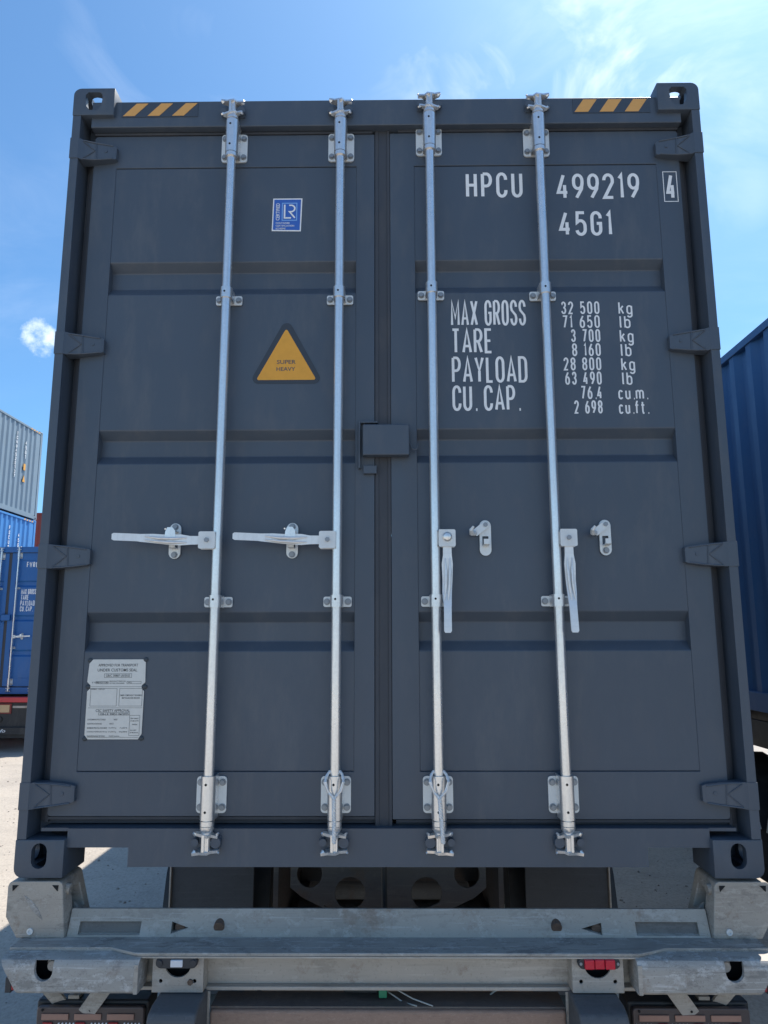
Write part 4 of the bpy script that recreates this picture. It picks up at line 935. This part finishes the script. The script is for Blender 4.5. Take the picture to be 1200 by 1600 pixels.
# ------------------------------------------------------------------ simple trailers for the neighbours
def simple_trailer(label, x, y0, ztop, mat='black', Ln=12.4):
    t = thing('semi_trailer', label, 'trailer', (x, y0, 0))
    for s in (-1, 1):
        obj('frame_rail', MB().box(*sorted((s * .42, s * .50)), .1, Ln, ztop - .42, ztop - .02), mat, t)
        obj('side_rail', MB().box(*sorted((s * 1.17, s * 1.21)), .1, Ln - .2, ztop - .16, ztop - .02), mat, t)
        for yc in (2.1, 3.4, 4.7):
            wh = link('tyre', BEAR['tyre'], 'tyre', t, (s * 1.10, yc, .515)); link('rim', BEAR['rim'], 'worn_steel', wh)
            r0, r1 = .62, .60; q = [(yc + r0 * math.cos(R(a)), .515 + r0 * math.sin(R(a))) for a in range(15, 166, 15)]; q2 = [(yc + r1 * math.cos(R(a)), .515 + r1 * math.sin(R(a))) for a in range(165, 14, -15)]
            obj('mudguard', MB().prism(q + q2, *sorted((s * .90, s * 1.25)), 'x'), 'black', t)
            obj('mudguard_edge', MB().tube([(s * 1.252, a_, b_) for a_, b_ in q], .008, 6), 'zinc_plate', t)
    for yc in (2.1, 3.4, 4.7): obj('axle', MB().cyl((-1.0, yc, .515), (1.0, yc, .515), .07, 14), mat, t)
    for yy in (.15, 3, 6, 9, Ln - .3): obj('cross_member', MB().box(-1.16, 1.16, yy, yy + .10, ztop - .18, ztop - .04), mat, t)
    obj('support_block', MB().box(-.45, .45, Ln - 1.6, Ln - .7, 0, ztop - .45), 'under', t)
    return t

# right neighbour
xr_ = 2.76 + 1.219; zr_ = 1.50
container('shipping_container', 'blue container standing close along the right edge of the picture, only its ribbed side seen', 'container', (xr_, -1.2, zr_), 'blue', closed_rear=True)
simple_trailer('dark trailer with mudguards and muddy tyres under the blue container on the right edge', xr_, -.9, zr_ - .03, 'black')

# left lorry
lc = container('shipping_container', 'royal blue container marked FWRU on a trailer behind, its doors facing the viewer', 'container', (-7.46, 11.70, 1.01), 'lorry_blue')
door_end(lc, 'lorry_blue', ('left', 'left', 'right', 'right'))
lettering('owner_code', [('FWRU', .313, .533, 2.447, 2.555, .0165, .36)], YT, lc)
for s, x1, z0, z1 in (('MAX GROSS', .537, 1.921, 2.024), ('TARE', .399, 1.812, 1.911), ('PAYLOAD', .525, 1.697, 1.800), ('CU. CAP.', .489, 1.589, 1.688)):
    lettering('weight_heading', [(s, .245, x1, z0, z1, .0120, .20)], YT, lc)
lt = simple_trailer('red and black trailer rear with number plate under the royal blue container behind', -7.46, 11.45, .99, 'black')
obj('rear_rail', MB().box(-1.2, 1.2, .0, .20, .905, .995), 'trailer_red', lt, bev=.004)
obj('lamp_board', MB().box(-1.2, 1.2, .06, .22, .25, .90), 'black', lt, bev=.01)
rp = obj('reflector_panel', MB().box(-.22, .37, .040, .058, .695, .880), 'red', lt, bev=.003)
obj('beige_panel', MB().box(-.20, .34, .030, .039, .72, .855), 'beige', rp)
obj('grey_rail', MB().box(.40, 1.15, .03, .058, .80, .84), 'worn_steel', lt)
npl = obj('number_plate', MB().box(-.40, .105, .040, .058, .535, .655), 'white_print', lt, bev=.002)
font_mesh('C 2', -.27, -.055, .550, .640, .0385, 'lettering', 'sticker_black', npl, bold=.02); font_mesh('77', -.015, .090, .575, .645, .0385, 'lettering', 'sticker_black', npl, bold=.02)
font_mesh('RUS', -.0, .070, .545, .565, .0385, 'lettering', 'red', npl)
obj('knob', MB().cyl((.165, .06, .595), (.165, .035, .595), .045, 16), 'black', lt, bev=.004)
ub = obj('underrun_bar', MB().box(-1.2, 1.2, -.02, .058, .325, .455), 'black', lt, bev=.008)
font_mesh('NAR.info', -.16, .325, .365, .425, -.0215, 'lettering', 'white_print', ub, bold=.015, shear=.3)
obj('mud_flap', MB().box(-1.2, -.8, 1.25, 1.27, .1, .8), 'rubber', lt); obj('mud_flap', MB().box(.8, 1.2, 1.25, 1.27, .1, .8), 'rubber', lt)

# ------------------------------------------------------------------ stacked containers far left
SX, SY = -11.32 - 1.219, 20.46 - 12.192
G3 = 'containers stacked three high behind on the left'
container('shipping_container', 'lowest container of the ribbed stack, hidden behind the royal blue lorry load', 'container', (SX, SY, 0.002), 'red', closed_rear=True)
def side_marks(t, x, items):
    pass
c2 = container('shipping_container', 'bright blue ribbed container in the middle of the stack, under the slate grey one', 'container', (SX, SY, 2.900), 'stack_blue', closed_rear=True)
c3 = container('shipping_container', 'slate grey ribbed container on top of the stack at the left edge', 'container', (SX, SY, 5.798), 'stack_grey', closed_rear=True)
def vtext(s, y, z0, z1, h, par, x=1.2225, mat='white_print'):
    """upright letters stacked down the corrugated side facing +x, near its far end"""
    m = MB(); n = len(s); st = (z1 - z0) / n
    for i, c in enumerate(s):
        if c == ' ': continue
        zt = z1 - i * st; k = MB(); stroke_text(k, c, 0, h, zt - st * .82, zt, .022, 0)
        m.add([(x, y + q[0], q[2]) for q in k.v], k.f)
    return obj('lettering', m, mat, par)
for c, s1, s2 in ((c2, 'FSCU812461', '45G1'), (c3, 'TCNU4528137', '45G1')):
    vtext(s1, 10.60, 1.05, 2.50, .075, c, 1.2075); vtext(s2, 11.16, 1.75, 2.35, .08, c, 1.2075)
wt = MB().prism([(11.13, 1.05), (11.29, 1.05), (11.21, 1.27)], 1.2065, 1.2085, 'x'); obj('warning_sticker', wt, 'sticker_yellow', c3)
obj('height_sticker', MB().box(1.2065, 1.2085, 11.14, 11.26, 1.42, 1.62), 'sticker_yellow', c3)
for c in (c2, c3):
    for k in range(4): obj('chevron_stripe', MB().prism([(11.4 + k * .16, 2.80), (11.48 + k * .16, 2.80), (11.52 + k * .16, 2.850), (11.44 + k * .16, 2.850)], 1.2195, 1.2210, 'x'), 'chevron_yellow', c)
for k, (z, mt) in enumerate(((.002, 'stack_grey'), (2.9, 'stack_blue'), (5.798, 'red'))):
    lb_ = ('lowest container of the far stack, out of sight behind the nearer ones', 'middle container of the far stack, out of sight behind the nearer ones', 'oxide red ribbed container glimpsed between the stack and the big dark container')[k]
    if k < 2: continue
    pass
rc = container('shipping_container', 'oxide red container glimpsed between the ribbed stack and the big dark container', 'container', (-25.5, 36.7, 5.798), 'red', rotz=R(-90), closed_rear=True)
container('shipping_container', 'container under the oxide red one, in the middle of the far stack', 'container', (-25.5, 36.7, 2.900), 'red', rotz=R(-90), closed_rear=True)
container('shipping_container', 'container on the ground at the foot of the far stack below the oxide red one', 'container', (-25.5, 36.7, 0.002), 'stack_blue', rotz=R(-90), closed_rear=True)
